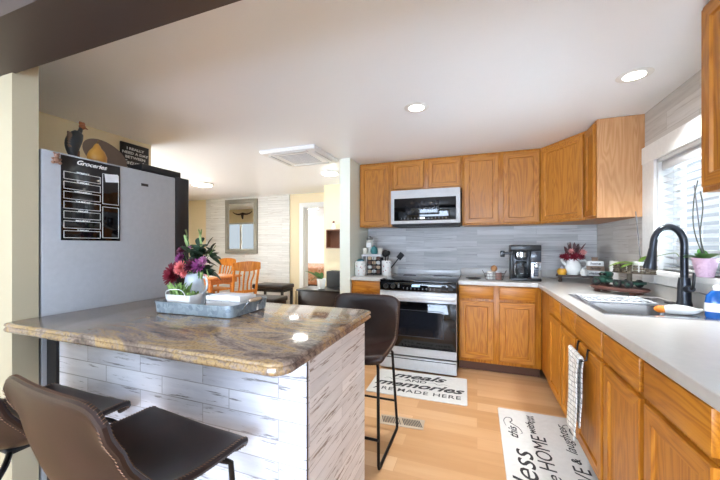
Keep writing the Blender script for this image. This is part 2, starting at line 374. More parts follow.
# kitchen window: casing, jamb, sash, glass
d = MB()
d.box(XW-.018, XW, WY1, WY1+.172, WZ0-.10, WZ1+.12, .004)                 # far casing
d.box(XW-.018, XW, WY0-.12, WY0, WZ0-.10, WZ1+.12, .004)
d.box(XW-.022, XW, WY0-.12, WY1+.172, WZ1, WZ1+.125, .004)                # head casing
d.box(XW-.05, XW+.15, WY0-.12, WY1+.16, WZ0-.035, WZ0, .006)              # stool
d.box(XW-.015, XW, WY0-.12, WY1+.15, WZ0-.095, WZ0-.035, .003)            # apron
for a, b in ((WY0, WY0+.02), (WY1-.02, WY1)): d.box(XW, XW+.15, a, b, WZ0, WZ1)
d.box(XW, XW+.15, WY0, WY1, WZ1-.02, WZ1)
wf = struct('window_1', d, trim_white)
d = MB(); x0, x1 = XW+.10, XW+.135
for a, b in ((WY0+.02, WY0+.06), (WY1-.06, WY1-.02), ((WY0+WY1)/2-.02, (WY0+WY1)/2+.02)): d.box(x0, x1, a, b, WZ0, WZ1-.02, .003)
for a, b in ((WZ0, WZ0+.04), (WZ1-.06, WZ1-.02)): d.box(x0, x1, WY0+.02, WY1-.02, a, b, .003)
d.build('window_frame', trim_white, wf); MB().box(XW+.114, XW+.120, WY0+.05, WY1-.05, WZ0+.03, WZ1-.05).build('window_pane', glass, wf)
# other windows
def simple_window(num, axis, p, a0, a1, z0, z1, nd):
    d = MB(); c = (a0+a1)/2
    def bx(u0, u1, w0, w1, t=.03):
        if axis == 'y': d.box(u0, u1, p-t, p+t, w0, w1, .003)
        else: d.box(p-t, p+t, u0, u1, w0, w1, .003)
    bx(a0-.06, a0+.04, z0-.06, z1+.06); bx(a1-.04, a1+.06, z0-.06, z1+.06); bx(a0, a1, z1-.04, z1+.06); bx(a0, a1, z0-.06, z0+.04); bx(c-.025, c+.025, z0, z1, .02)
    o = struct('window_%d' % num, d, trim_white)
    g = MB()
    if axis == 'y': g.box(a0+.03, a1-.03, p-.003, p+.003, z0+.03, z1-.03)
    else: g.box(p-.003, p+.003, a0+.03, a1-.03, z0+.03, z1-.03)
    g.build('window_pane', glass, o)
simple_window(2, 'y', 3.45, -7.0, -5.4, 1.13, 1.9, 1)
simple_window(3, 'x', -5.36, 1.3, 2.9, .8, 1.9, 1)  # unseen side window, added to go with the hall fill lamp
simple_window(4, 'y', -3.05, -2.1, 1.05, .5, 2.1, 1)

# blinds
slat_white = plain('blind_slat_white', (205, 206, 208), .45)
bl = thing('window_blind', 'white horizontal slatted blind inside the window above the sink', 'blind', (XW+.05, (WY0+WY1)/2, WZ0))
d = MB(); d.box(XW+.015, XW+.075, WY0+.025, WY1-.025, WZ1-.085, WZ1-.022, .004); d.build('head_rail', slat_white, bl, world=True)
d = MB(); z = WZ0+.04
while z < WZ1-.1:
    st = len(d.v); d.box(-.024, .024, WY0+.028, WY1-.028, -.0014, .0014); M = Matrix.Translation((XW+.045, 0, z)) @ Matrix.Rotation(math.radians(22), 4, 'Y'); d.xf(M, st); z += .046
d.build('slats', slat_white, bl, world=True)
d = MB(); d.box(XW+.022, XW+.068, WY0+.028, WY1-.028, WZ0+.004, WZ0+.022, .003); d.build('bottom_rail', slat_white, bl, world=True)
for yy in (WY0+.16, (WY0+WY1)/2, WY1-.16):
    MB().tube([(XW+.019, yy, WZ0+.02), (XW+.019, yy, WZ1-.08)], .0015, 6).build('ladder_cord', slat_white, bl, world=True)

# ============================================================ CABINETS
def panel_face(mb, x0, x1, z0, z1, y, t, rail, step=.010, inset=.015):
    """door slab facing -Y: front at y-t; mitred frame with a recessed panel. material 0 vertical, 1 horizontal"""
    loops = [(0, y), (0, y-t+.004), (.004, y-t), (rail, y-t), (rail+inset*.4, y-t+step), (rail+inset, y-t+step)]
    vs = []
    for ins, yy in loops: vs += [(x0+ins, yy, z0+ins), (x1-ins, yy, z0+ins), (x1-ins, yy, z1-ins), (x0+ins, yy, z1-ins)]
    fs = []; mi = []
    for i in range(len(loops)-1):
        for k in range(4):
            k2 = (k+1) % 4; fs.append((4*i+k, 4*i+k2, 4*i+4+k2, 4*i+4+k)); mi.append(1 if k in (0, 2) else 0)
    b = 4*(len(loops)-1); fs.append((b, b+1, b+2, b+3)); mi.append(0); fs.append((3, 2, 1, 0)); mi.append(0)
    mb.add(vs, fs, mi)
def make_door(par, x0, x1, z0, z1, y, mats, rail=.052, name='door', t=.02):
    m = MB(); c = ((x0+x1)/2, y, (z0+z1)/2); panel_face(m, x0, x1, z0, z1, y, t, rail)
    return m.build(name, mats, par, at=c, smooth=25)
def base_cabinet(label, loc, rotz, wd, depth, doors, drawers, mats=None, sink=False):
    mats = mats or [oak_v, oak_h]
    t = thing('base_cabinet', label, 'cabinet', loc, rotz, 'oak base cabinets under the cream worktop')
    m = MB()
    if sink: m.box(0, wd, -depth+.0282, -.002, .1, .742); m.box(0, wd, -depth, -depth+.028, .1, .872, .0015)
    else: m.box(0, wd, -depth, -.002, .1, .872, .0015)
    m.build('body', mats[0], t)
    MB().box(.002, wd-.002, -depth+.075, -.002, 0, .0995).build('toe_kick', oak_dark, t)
    for a, b in doors: make_door(t, a, b, .135, .715, -depth-.001, mats)
    for a, b in drawers:
        m = MB(); m.box(a, b, -depth-.021, -depth-.001, .738, .862, .004, mi=0); m.build('drawer_front', mats[1], t, at=((a+b)/2, -depth, .8))
    return t
D = .61
base_cabinet('narrow oak base cabinet left of the white range, against the pale wall', (-1.352, YW, 0), 0, .400, D, [(.02, .38)], [(.02, .38)])
base_cabinet('oak base cabinet with two doors, between the range and the inside corner', (-.176, YW, 0), 0, .744, D, [(.012, .328), (.378, .69)], [(.012, .328), (.378, .69)])
base_cabinet('oak base cabinet with one narrow door, first after the inside corner below the sink run', (XW, 3.408, 0), -PI/2, .814, .614, [(.43, .802)], [(.43, .802)], sink=True)
base_cabinet('oak sink base cabinet with a towel hanging on its door', (XW, 2.592, 0), -PI/2, .794, .614, [(.014, .346), (.376, .780)], [(.014, .346), (.376, .780)], sink=True)
base_cabinet('nearest oak base cabinet with two doors at the end of the right worktop', (XW, 1.796, 0), -PI/2, .766, .614, [(.014, .362), (.396, .744)], [(.014, .362), (.396, .744)])
UM = [oakd_v, oakd_h]
ZB = 1.488
def upper(label, loc, rotz, wd, depth, z0, doors, mats=UM, rail=.05):
    t = thing('wall_cabinet', label, 'cabinet', loc, rotz, 'oak wall cabinets up at the ceiling')
    MB().box(0, wd, -depth, -.001, z0, ZC-.003, .0015).build('body', mats[0], t)
    for a, b in doors: make_door(t, a, b, z0+.018, ZC-.03, -depth-.001, mats, rail)
    return t
upper('single door oak wall cabinet left of the microwave', (-1.352, YW, 0), 0, .405, .33, ZB, [(.015, .372)])
upper('short oak wall cabinet with two doors above the microwave', (-.945, YW, 0), 0, .787, .33, 1.905, [(.022, .375), (.425, .772)], rail=.045)
upper('tall oak wall cabinet with two doors right of the microwave', (-.156, YW, 0), 0, .766, .33, ZB, [(.022, .365), (.415, .75)])
t = thing('corner_wall_cabinet', 'oak corner wall cabinet with a diagonal door', 'cabinet', (.9, 3.7, ZB), 0)
P0, P1 = Vector((.612, 3.69)), Vector((.884, 3.262))
MB().prism([(.612, YW-.001), (.612, 3.69), (.884, 3.262), (XW-.001, 3.262), (XW-.001, YW-.001)], ZB, ZC-.003).build('body', oakd_v, t, world=True, smooth=0)
dl = (P1-P0).length; m = MB(); panel_face(m, .015, dl-.02, ZB+.018, ZC-.03, -.001, .02, .05)
m.xf(Matrix.Translation((P0.x, P0.y, 0)) @ Matrix.Rotation(math.atan2(P1.y-P0.y, P1.x-P0.x), 4, 'Z')).build('door', UM, t, world=True, smooth=25)
t = upper('oak wall cabinet with a pale end panel beside the window', (XW, 3.26, 0), -PI/2, .262, .30, ZB, [(.02, .235)])
MB().box(.2625, .268, -.302, -.001, ZB-.003, ZC-.004).build('end_panel', oak_end, t)
upper('oak wall cabinet nearest the camera, right of the window', (XW, 1.742, 0), -PI/2, .60, .302, ZB, [(.03, .30), (.31, .58)])

# worktops
sinkX = (.625, 1.045); sinkY = (1.99, 2.66)
m = MB(); m.cells([.538, sinkX[0]+.01, sinkX[1]-.01, XW-.001], [.995, sinkY[0]+.01, sinkY[1]-.01, 3.376, YW-.001], lambda i, j: i == 1 and j == 1, .8735, .914, 'z')
m.box(-.178, .5379, 3.376, YW-.001, .8735, .914)
ct = m.build('worktop', laminate, at=(.86, 2.5, .894), smooth=0); tag(ct, 'cream laminate L shaped worktop with the sink let into it', 'worktop')
m = MB(); m.box(XW-.02, XW-.0012, .995, YW-.0205, .9142, 1.0, .003); m.box(-.178, XW-.0012, YW-.02, YW-.0012, .9142, 1.0, .003)
m.build('upstand', laminate, ct, world=True)
bv = ct.modifiers.new('edge', 'BEVEL'); bv.width = .004; bv.segments = 2; bv.limit_method = 'ANGLE'
m = MB(); m.box(-1.353, -.948, 3.376, YW-.001, .8735, .914, .004); o = m.build('worktop', laminate, at=(-1.15, 3.7, .894)); tag(o, 'short cream laminate worktop left of the range', 'worktop')
m = MB(); m.box(-1.353, -.948, YW-.02, YW-.0012, .9142, 1.0, .003); m.build('upstand', laminate, o, world=True)

# ============================================================ RANGE
RX0, RX1, RY = -.942, -.183, 3.178
t = thing('electric_range', 'white slide-in electric range with black glass oven door', 'stove', ((RX0+RX1)/2, 3.6, 0))
def W(mb, name, m, par=t, **k): return mb.build(name, m, par, world=True, **k)
W(MB().box(RX0+.003, RX1-.003, RY+.05, YW-.01, .018, .90, .003), 'body', black)
W(MB().box(RX0+.02, RX1-.02, RY+.09, YW-.05, 0, .0179), 'base', black)
W(MB().box(RX0, RX1, RY-.002, YW-.065, .90, .919, .003), 'cooktop', black_glass)
ckt = [o for o in C.objects if o.name.startswith('cooktop')][0]
for x, y, r in ((-.75, 3.42, .10), (-.37, 3.42, .085), (-.75, 3.75, .075), (-.37, 3.75, .105)):
    W(MB().tube(ring((x, y, .9193), r, 28), .0008, 4, closed=True), 'burner_ring', plain('grey_print', (120, 120, 124), .5), ckt)
W(MB().box(RX0, RX1, YW-.064, YW-.012, .90, .975, .004), 'rear_trim', white_app)
W(MB().box(RX0, RX1, RY-.012, RY+.05, .812, .899, .004), 'control_panel', black_glass)
cp = [o for o in C.objects if o.name.startswith('control_panel')][0]
for x in (-.875, -.80, -.30, -.235):
    W(MB().lathe([(.024, 0), (.024, .018), (.019, .026)], (x, RY-.012, .856), 18, rot=Matrix.Rotation(PI/2, 3, 'X')), 'knob', matte_black, cp)
W(MB().box(-.61, -.53, RY-.0135, RY-.0121, .856, .876), 'display', emit('clock_display', (150, 190, 220), .6), cp)
d = MB()
for i in range(9):
    for j in range(2): d.box(-.70+i*.038, -.688+i*.038, RY-.0132, RY-.0121, .832+j*.012, .835+j*.012)
for z in (.845, .855, .862, .875): d.box(-.752, -.735, RY-.0132, RY-.0121, z, z+.004)
W(d, 'button_labels', plain('panel_print', (170, 172, 178), .5), cp)
W(MB().box(RX0, RX1, RY, RY+.049, .165, .808, .004), 'oven_door', white_app)
od = [o for o in C.objects if o.name.startswith('oven_door')][0]
W(MB().box(RX0+.002, RX1-.002, RY-.006, RY-.0002, .247, .705, .002), 'door_glass', black_glass, od)
d = MB(); fx0, fx1, fz0, fz1 = -.81, -.31, .36, .62
for a in ((fx0, fx1, fz0, fz0+.006), (fx0, fx1, fz1, fz1+.006), (fx0, fx0+.006, fz0, fz1), (fx1, fx1+.006, fz0, fz1)): d.box(a[0], a[1], RY-.0072, RY-.0061, a[2], a[3])
W(d, 'window_outline', plain('dark_grey_print', (52, 54, 60), .4), od)
W(MB().box(-.795, -.320, RY-.0070, RY-.0061, .372, .612), 'oven_window', plain('oven_window_glass', (24, 27, 34), .08), od)
d = MB(); d.box(RX0+.012, RX1-.012, RY-.05, RY-.028, .735, .772, .009, seg=3)
for x in (RX0+.035, RX1-.06): d.box(x, x+.03, RY-.035, RY+.002, .74, .768, .005)
W(d, 'handle', white_app, od)
W(MB().box(RX0, RX1, RY, RY+.049, .022, .146, .004), 'storage_drawer', white_app)
dr = [o for o in C.objects if o.name.startswith('storage_drawer')][0]
W(MB().box(RX0+.004, RX1-.004, RY-.003, RY-.0002, .128, .136, .001), 'finger_groove', black, dr)

# ============================================================ MICROWAVE
MX0, MX1, MY = -.935, -.168, 3.59
t = thing('microwave', 'white over-the-range microwave with black glass door', 'microwave', ((MX0+MX1)/2, 3.8, 1.498))
W(MB().box(MX0+.004, MX1-.004, MY+.03, YW-.002, 1.50, 1.898, .003), 'body', matte_black, t)
W(MB().box(MX0, MX1, MY, MY+.0295, 1.512, 1.895, .006), 'front_frame', white_app, t)
W(MB().box(MX0+.04, MX1-.045, MY-.005, MY-.0002, 1.547, 1.80, .002), 'door', black_glass, t)
dg = [o for o in C.objects if o.parent == t and o.name.startswith('door')][0]
W(MB().box(MX0+.17, MX1-.22, MY-.0062, MY-.0051, 1.61, 1.765, .0003), 'viewing_window', plain('smoked_glass', (30, 31, 36), .1), dg)
d = MB()
for i in range(14):
    if i in (6, 7): continue
    d.box(MX0+.12+i*.038, MX0+.132+i*.038, MY-.0062, MY-.0051, 1.565, 1.569); d.box(MX0+.12+i*.038, MX0+.128+i*.038, MY-.0062, MY-.0051, 1.576, 1.579)
W(d, 'button_labels', _mats['panel_print'], dg)
W(MB().box(MX0+.335, MX0+.385, MY-.0062, MY-.0051, 1.564, 1.582), 'display', emit('microwave_clock', (235, 235, 225), 1.2), dg)
W(MB().box(MX0+.02, MX1-.02, MY+.012, YW-.03, 1.484, 1.4995, .003), 'vent_grille', matte_black, t)
d = MB()
for i in range(18): d.box(MX0+.18+i*.022, MX0+.195+i*.022, MY+.02, MY+.07, 1.4815, 1.4845)
W(d, 'grille_slots', black, t)

# ============================================================ SINK, FAUCET
t = thing('kitchen_sink', 'stainless steel double bowl sink set in the cream worktop', 'sink', ((sinkX[0]+sinkX[1])/2+.02, 2.33, .914))
sx0, sx1 = sinkX; sy0, sy1 = sinkY; mid = 2.35
m = MB(); xs = [sx0-.012, sx0+.022, sx1-.03, sx1+.085]; ys = [sy0-.015, sy0+.025, mid-.015, mid+.015, sy1-.025, sy1+.015]
m.cells(xs, ys, lambda i, j: i == 1 and j in (1, 3), .9142, .9185, 'z')
m.build('rim', steel, t, world=True)
for (a, b) in ((ys[1], ys[2]), (ys[3], ys[4])):
    x0, x1 = xs[1], xs[2]; m = MB(); zt, zb = .9175, .75; k = .02
    vs = []
    for (ins, z, r) in ((0, zt, .03), (.004, zb+.03, .04), (.03, zb, .04)):
        for cx, cy, a0 in ((x1-ins-r, b-ins-r, 0), (x0+ins+r, b-ins-r, 90), (x0+ins+r, a+ins+r, 180), (x1-ins-r, a+ins+r, 270)):
            for q in range(4): an = math.radians(a0+q*30); vs.append((cx+r*math.cos(an), cy+r*math.sin(an), z))
    fs = [(i*16+j, i*16+(j+1) % 16, i*16+16+(j+1) % 16, i*16+16+j) for i in range(2) for j in range(16)]+[tuple(range(32, 48))]
    m.add(vs, fs); bb = len(m.v)
    o = m.build('bowl', plain('bowl_steel', (112, 114, 118), .42, .6), t, world=True)
    sd = o.modifiers.new('thick', 'SOLIDIFY'); sd.thickness = .002
    c = ((x0+x1)/2, (a+b)/2, .7512); MB().lathe([(.001, 0), (.042, 0), (.04, .003), (.02, .001), (.001, .001)], c, 20).build('drain', steel, t, world=True)
# dish rack across the far bowl
r_ = thing('dish_rack', 'white wire dish rack lying over the far bowl of the sink', 'dish rack', (.83, 2.51, .92))
wr = plain('white_coated_wire', (232, 234, 236), .3)
MB().tube([(.655, 2.37, .925), (1.0, 2.37, .925), (1.0, 2.64, .925), (.655, 2.64, .925)], .004, 8, closed=True).build('outer_frame', wr, r_, world=True)
d = MB()
for i in range(10): x = .672+i*.035; d.tube([(x, 2.37, .926), (x, 2.64, .926)], .0024, 6)
for yy in (2.44, 2.505, 2.57): d.tube([(.655, yy, .928), (1.0, yy, .928)], .003, 6)
d.build('wire_grid', wr, r_, world=True)
# faucet
slate = plain('slate_black_metal', (44, 47, 54), .3, .5)
t = thing('kitchen_faucet', 'tall black gooseneck faucet with pull-down head behind the sink', 'faucet', (1.105, 2.34, .9185))
MB().box(1.082, 1.128, 2.22, 2.50, .9187, .925, .003).build('deck_plate', iron, t, world=True)
MB().lathe([(.036, 0), (.036, .01), (.031, .03), (.029, .12), (.025, .16)], (1.105, 2.34, .925), 20).build('base_column', slate, t, world=True)
arc = [(1.105, 2.34, 1.08), (1.105, 2.34, 1.24)]+[(1.035+.07*math.cos(a), 2.34+.0*a, 1.27+.105*math.sin(a)) for a in [PI*k/10 for k in range(0, 10)]]+[(.962, 2.34, 1.245)]
MB().tube(bez(arc, 4), .0175, 14).build('spout', slate, t, world=True)
MB().tube([(.962, 2.34, 1.25), (.957, 2.34, 1.20), (.948, 2.34, 1.14), (.946, 2.34, 1.13)], [.0185, .023, .031, .029], 16).build('spray_head', slate, t, world=True)
MB().tube([(1.105, 2.34, 1.02), (1.105, 2.285, 1.028), (1.10, 2.262, 1.03)], [.018, .018, .016], 14).build('handle_hub', slate, t, world=True)
MB().tube(bez([(1.10, 2.262, 1.03), (1.10, 2.248, 1.05), (1.105, 2.25, 1.12)], 5), .0065, 10).build('handle', iron, t, world=True)

# ============================================================ PENINSULA
PX0, PX1, PY0, PY1, PZ = -1.955, -.512, .772, 1.605, .93
t = thing('peninsula', 'breakfast peninsula clad in whitewashed boards', 'counter', (-1.2, 1.23, 0))
MB().box(-1.875, -.545, .958, 1.50, 0, .888).build('cabinet_body', black, t, world=True)
MB().box(-1.875, -.531, .943, .9575, 0, .888).build('front_cladding', white_x, t, world=True, smooth=0)
MB().box(-.5445, -.530, .958, 1.515, 0, .888).build('side_cladding', white_y, t, world=True, smooth=0)
MB().box(-1.95, -1.876, .93, .99, 0, .888, .002).build('gap_shade_strip', matte_black, t, world=True)  # black strip standing in for the shaded gap beside the refrigerator
MB().tube([(-.5325, .9435, .003), (-.5325, .9435, .886)], .0035, 6).build('corner_bead', dark_wood, t, world=True)
def rr(x0, x1, y0, y1, r, n=6):
    p = []
    rs = r if isinstance(r, tuple) else (r,)*4
    for (cx, cy, a0, r) in ((x1-rs[0], y1-rs[0], 0, rs[0]), (x0+rs[1], y1-rs[1], 90, rs[1]), (x0+rs[2], y0+rs[2], 180, rs[2]), (x1-rs[3], y0+rs[3], 270, rs[3])):
        for q in range(n+1): a = math.radians(a0+90*q/n); p.append((cx+r*math.cos(a), cy+r*math.sin(a)))
    return p
def edge_slab(x0, x1, y0, y1, z0, z1, rad, ins_prof):
    m = MB(); N_ = None; vs = []
    for ins, z in ins_prof:
        p = rr(x0+ins, x1-ins, y0+ins, y1-ins, tuple(max(.002, r-ins) for r in rad)); N_ = len(p); vs += [(x, y, z) for x, y in p]
    k = len(ins_prof); fs = [(i*N_+j, i*N_+(j+1) % N_, (i+1)*N_+(j+1) % N_, (i+1)*N_+j) for i in range(k-1) for j in range(N_)]
    fs += [tuple(range(N_))[::-1], tuple((k-1)*N_+j for j in range(N_))]; return m.add(vs, fs)
zt = PZ
edge_slab(PX0, PX1, PY0, PY1, .889, zt, (.05, .005, .03, .06), [(.012, .889), (.004, .892), (0, .899), (0, .905), (.005, .912), (.004, .916), (0, .920), (.002, .927), (.009, zt)]).build('granite_top', granite, t, world=True, smooth=60)

# ============================================================ FRIDGE
FX0, FX1, FY0, FY1, FZ = -2.87, -1.96, .915, 1.64, 1.735
t = thing('refrigerator', 'tall grey refrigerator with black doors, seen from its side', 'refrigerator', ((FX0+FX1)/2, 1.3, 0))
MB().box(FX0, FX1, FY0, FY1, .03, FZ, .006).build('body', brushed, t, world=True)
MB().box(FX0+.03, FX1-.03, FY0+.03, FY1-.03, 0, .03).build('base', black, t, world=True)
for x0, x1, z0, z1 in ((FX0, (FX0+FX1)/2-.003, .70, FZ+.01), ((FX0+FX1)/2+.003, FX1-.002, .70, FZ+.01), (FX0, FX1-.002, .06, .69)):
    o = MB().box(x0, x1, FY1+.006, FY1+.115, z0, z1, .008).build('door' if z0 > .5 else 'freezer_drawer', black, t, world=True)
    if z0 > .5:
        hx = (FX0+FX1)/2+(-.05 if x0 == FX0 else .05); m = MB(); m.tube([(hx, FY1+.155, .85), (hx, FY1+.155, 1.55)], .011, 10)
        for z in (.88, 1.52): m.tube([(hx, FY1+.112, z), (hx, FY1+.155, z)], .008, 8)
        m.build('handle', steel, o, world=True)
MB().box(FX1-.13, FX1-.02, FY1-.22, FY1+.06, FZ+.011, FZ+.05, .004).build('hinge_cover', matte_black, t, world=True)
MB().box(FX1, FX1+.0015, 1.40, 1.445, 1.640, 1.656).build('badge', black, t, world=True)
# planner board on the fridge side
t = thing('planner_board', 'black magnetic week planner on the side of the refrigerator', 'planner', (-1.957, 1.13, 1.5))
px, y0, y1, z0, z1 = FX1, .99, 1.272, 1.295, 1.725
MB().box(px+.001, px+.005, y0, y1, z0, z1, .0008).build('board', black_glass, t, world=True)
d = MB(); lw = .0022; X0, X1_ = px+.0051, px+.0062
def rect(a, b, c, e):
    for q in ((a, b, c, c+lw), (a, b, e-lw, e), (a, a+lw, c, e), (b-lw, b, c, e)): d.box(X0, X1_, *q)
for i in range(7):
    c = z0+.012+i*.050; rect(y0+.010, y0+.178, c, c+.038)
rect(y0+.188, y1-.008, z0+.015, z0+.19); rect(y0+.188, y1-.008, z0+.205, z1-.055)
d.build('printed_boxes', chalk, t, world=True)
for i, wd_ in enumerate(('SUNDAY', 'SATURDAY', 'FRIDAY', 'THURSDAY', 'WEDNESDAY', 'TUESDAY', 'MONDAY')):
    m = text_mb(wd_, .011, 0, .0005, 1.2, bold=.0004); m.xf(Matrix.Translation((px+.0056, y0+.095, z0+.052+i*.050)) @ Matrix.Rotation(PI/2, 4, 'Z')); m.build('day_lettering', chalk, t, world=True, smooth=0)
m = text_mb('Groceries', .032, .4, .0005, 1.1, bold=.0008); m.xf(Matrix.Translation((px+.0056, y0+.135, z1-.024)) @ Matrix.Rotation(PI/2, 4, 'Z')); m.build('heading_lettering', chalk, t, world=True, smooth=0)
o = MB().box(-1.9535, -1.9525, 1.19, 1.262, 1.628, 1.672, rot=Matrix.Rotation(math.radians(8), 3, 'X')).build('paper_note', plain('note_paper', (228, 228, 230), .7), at=(-1.953, 1.225, 1.65)); tag(o, 'white folded paper note stuck on the planner board', 'paper')
m = MB(); c = Vector((-1.948, .968, 1.69))
m.ball(c, .016, sx=.55, sz=1.0); m.ball(c+Vector((0, 0, .022)), .012, sx=.6); m.ball(c+Vector((0, -.010, .033)), .005); m.ball(c+Vector((0, .010, .033)), .005)
m.ball(c+Vector((0, -.014, -.012)), .008); m.ball(c+Vector((0, .014, -.012)), .008); m.ball(c+Vector((0, -.015, .006)), .006); m.ball(c+Vector((0, .015, .006)), .006)
o = m.build('bear_magnet', plain('brown_resin', (140, 104, 84), .6), at=tuple(c)); tag(o, 'small brown bear magnet at the top corner of the refrigerator side', 'magnet')
# on top of the fridge
def at_top(x, y): return (x, y, FZ)
t = thing('rooster_figurine', 'dark feathered rooster figurine on top of the refrigerator', 'figurine', (-2.12, 1.2, FZ))
m = MB(); c = Vector((-2.10, 1.135, FZ))
m.tube(bez([c+Vector((0, -.018, .03)), c+Vector((0, -.020, .09)), c+Vector((0, -.004, .14)), c+Vector((0, .015, .175)), c+Vector((0, .022, .205))], 5), [.020+.016*math.sin(PI*min(1, i/14)) if i < 14 else .020-.0006*i for i in range(21)], 14)
m.build('body', plain('dark_feather_glaze', (38, 42, 44), .5), t, world=True)
m = MB()
for k in range(6): leaf(m, c+Vector((.012, -.035, .045+.014*k)), (.1, -.25, .9), .065, .026, .35, cup=.3)
m.build('tail', plain('brown_feather_glaze', (104, 76, 50), .5), t, world=True)
m = MB(); m.ball(c+Vector((0, .026, .205)), .016)
m.tube([c+Vector((0, .04, .203)), c+Vector((0, .056, .198))], [.006, .0008], 8)
for k in range(3): m.ball(c+Vector((0, .016+.009*k, .222)), .007, sx=.4, sz=1.6)
m.build('head', plain('rust_glaze', (150, 84, 40), .5), t, world=True)
m = MB(); m.box(c.x-.035, c.x+.035, c.y-.05, c.y+.05, FZ+.0005, FZ+.018, .006)
for s in (-.015, .015): m.tube([c+Vector((s, 0, .015)), c+Vector((s, 0, .06))], .006, 8)
m.build('stand', plain('brown_glaze', (110, 74, 50), .5), t, world=True)
t = thing('gourd_figurine', 'yellow and orange gourd shaped ornament beside the rooster', 'ornament', (-2.10, 1.31, FZ))
MB().lathe([(.001, 0), (.03, .002), (.045, .025), (.047, .05), (.036, .08), (.02, .10), (.014, .115), (.006, .125)], (-2.08, 1.225, FZ+.0005), 18).build('body', plain('gourd_orange', (196, 140, 58), .5), t, world=True)
MB().tube(bez([(-2.08, 1.225, FZ+.12), (-2.08, 1.23, FZ+.14), (-2.08, 1.24, FZ+.15)], 4), .004, 8).build('stem', plain('gourd_stem', (110, 84, 44), .6), t, world=True)
o = MB().lathe([(.001, 0), (.13, 0), (.15, .012), (.153, .014), (.14, .010), (.001, .006)], (0, 0, 0), 36).xf(Matrix.Translation((-2.27, 1.38, FZ+.108)) @ Matrix.Rotation(math.radians(12), 4, 'Z') @ Matrix.Rotation(math.radians(72), 4, 'Y') @ Matrix.Diagonal((.72, 1.0, 1, 1))).build('platter', plain('brown_platter', (116, 98, 84), .35, .1), at=(-2.27, 1.38, FZ)); tag(o, 'round brown platter leaning behind the figurines on the refrigerator', 'platter')
# wall sign
t = thing('wall_sign', 'small black sign with white lettering on the cream wall behind the refrigerator', 'sign', (-3.03, 1.97, 1.98))
m = MB().box(-3.0395, -3.022, 1.972, 2.235, 1.92, 2.215, .003); m.build('board', matte_black, t, world=True)
for tx, z, s, sh in (('I REALLY', 2.150, .030, 0), ('NEED A DAY', 2.110, .030, 0), ('BETWEEN', 2.070, .030, 0), ('Saturday', 2.022, .050, .4), ('& Sunday', 1.965, .045, .4)):
    text_mb(tx, s*1.08, sh, .0006, 1.3, bold=.0008).xf(Matrix.Translation((-3.0212, 2.104, z+.015)) @ Matrix.Rotation(PI/2, 4, 'Z')).build('lettering', chalk, t, world=True, smooth=0)

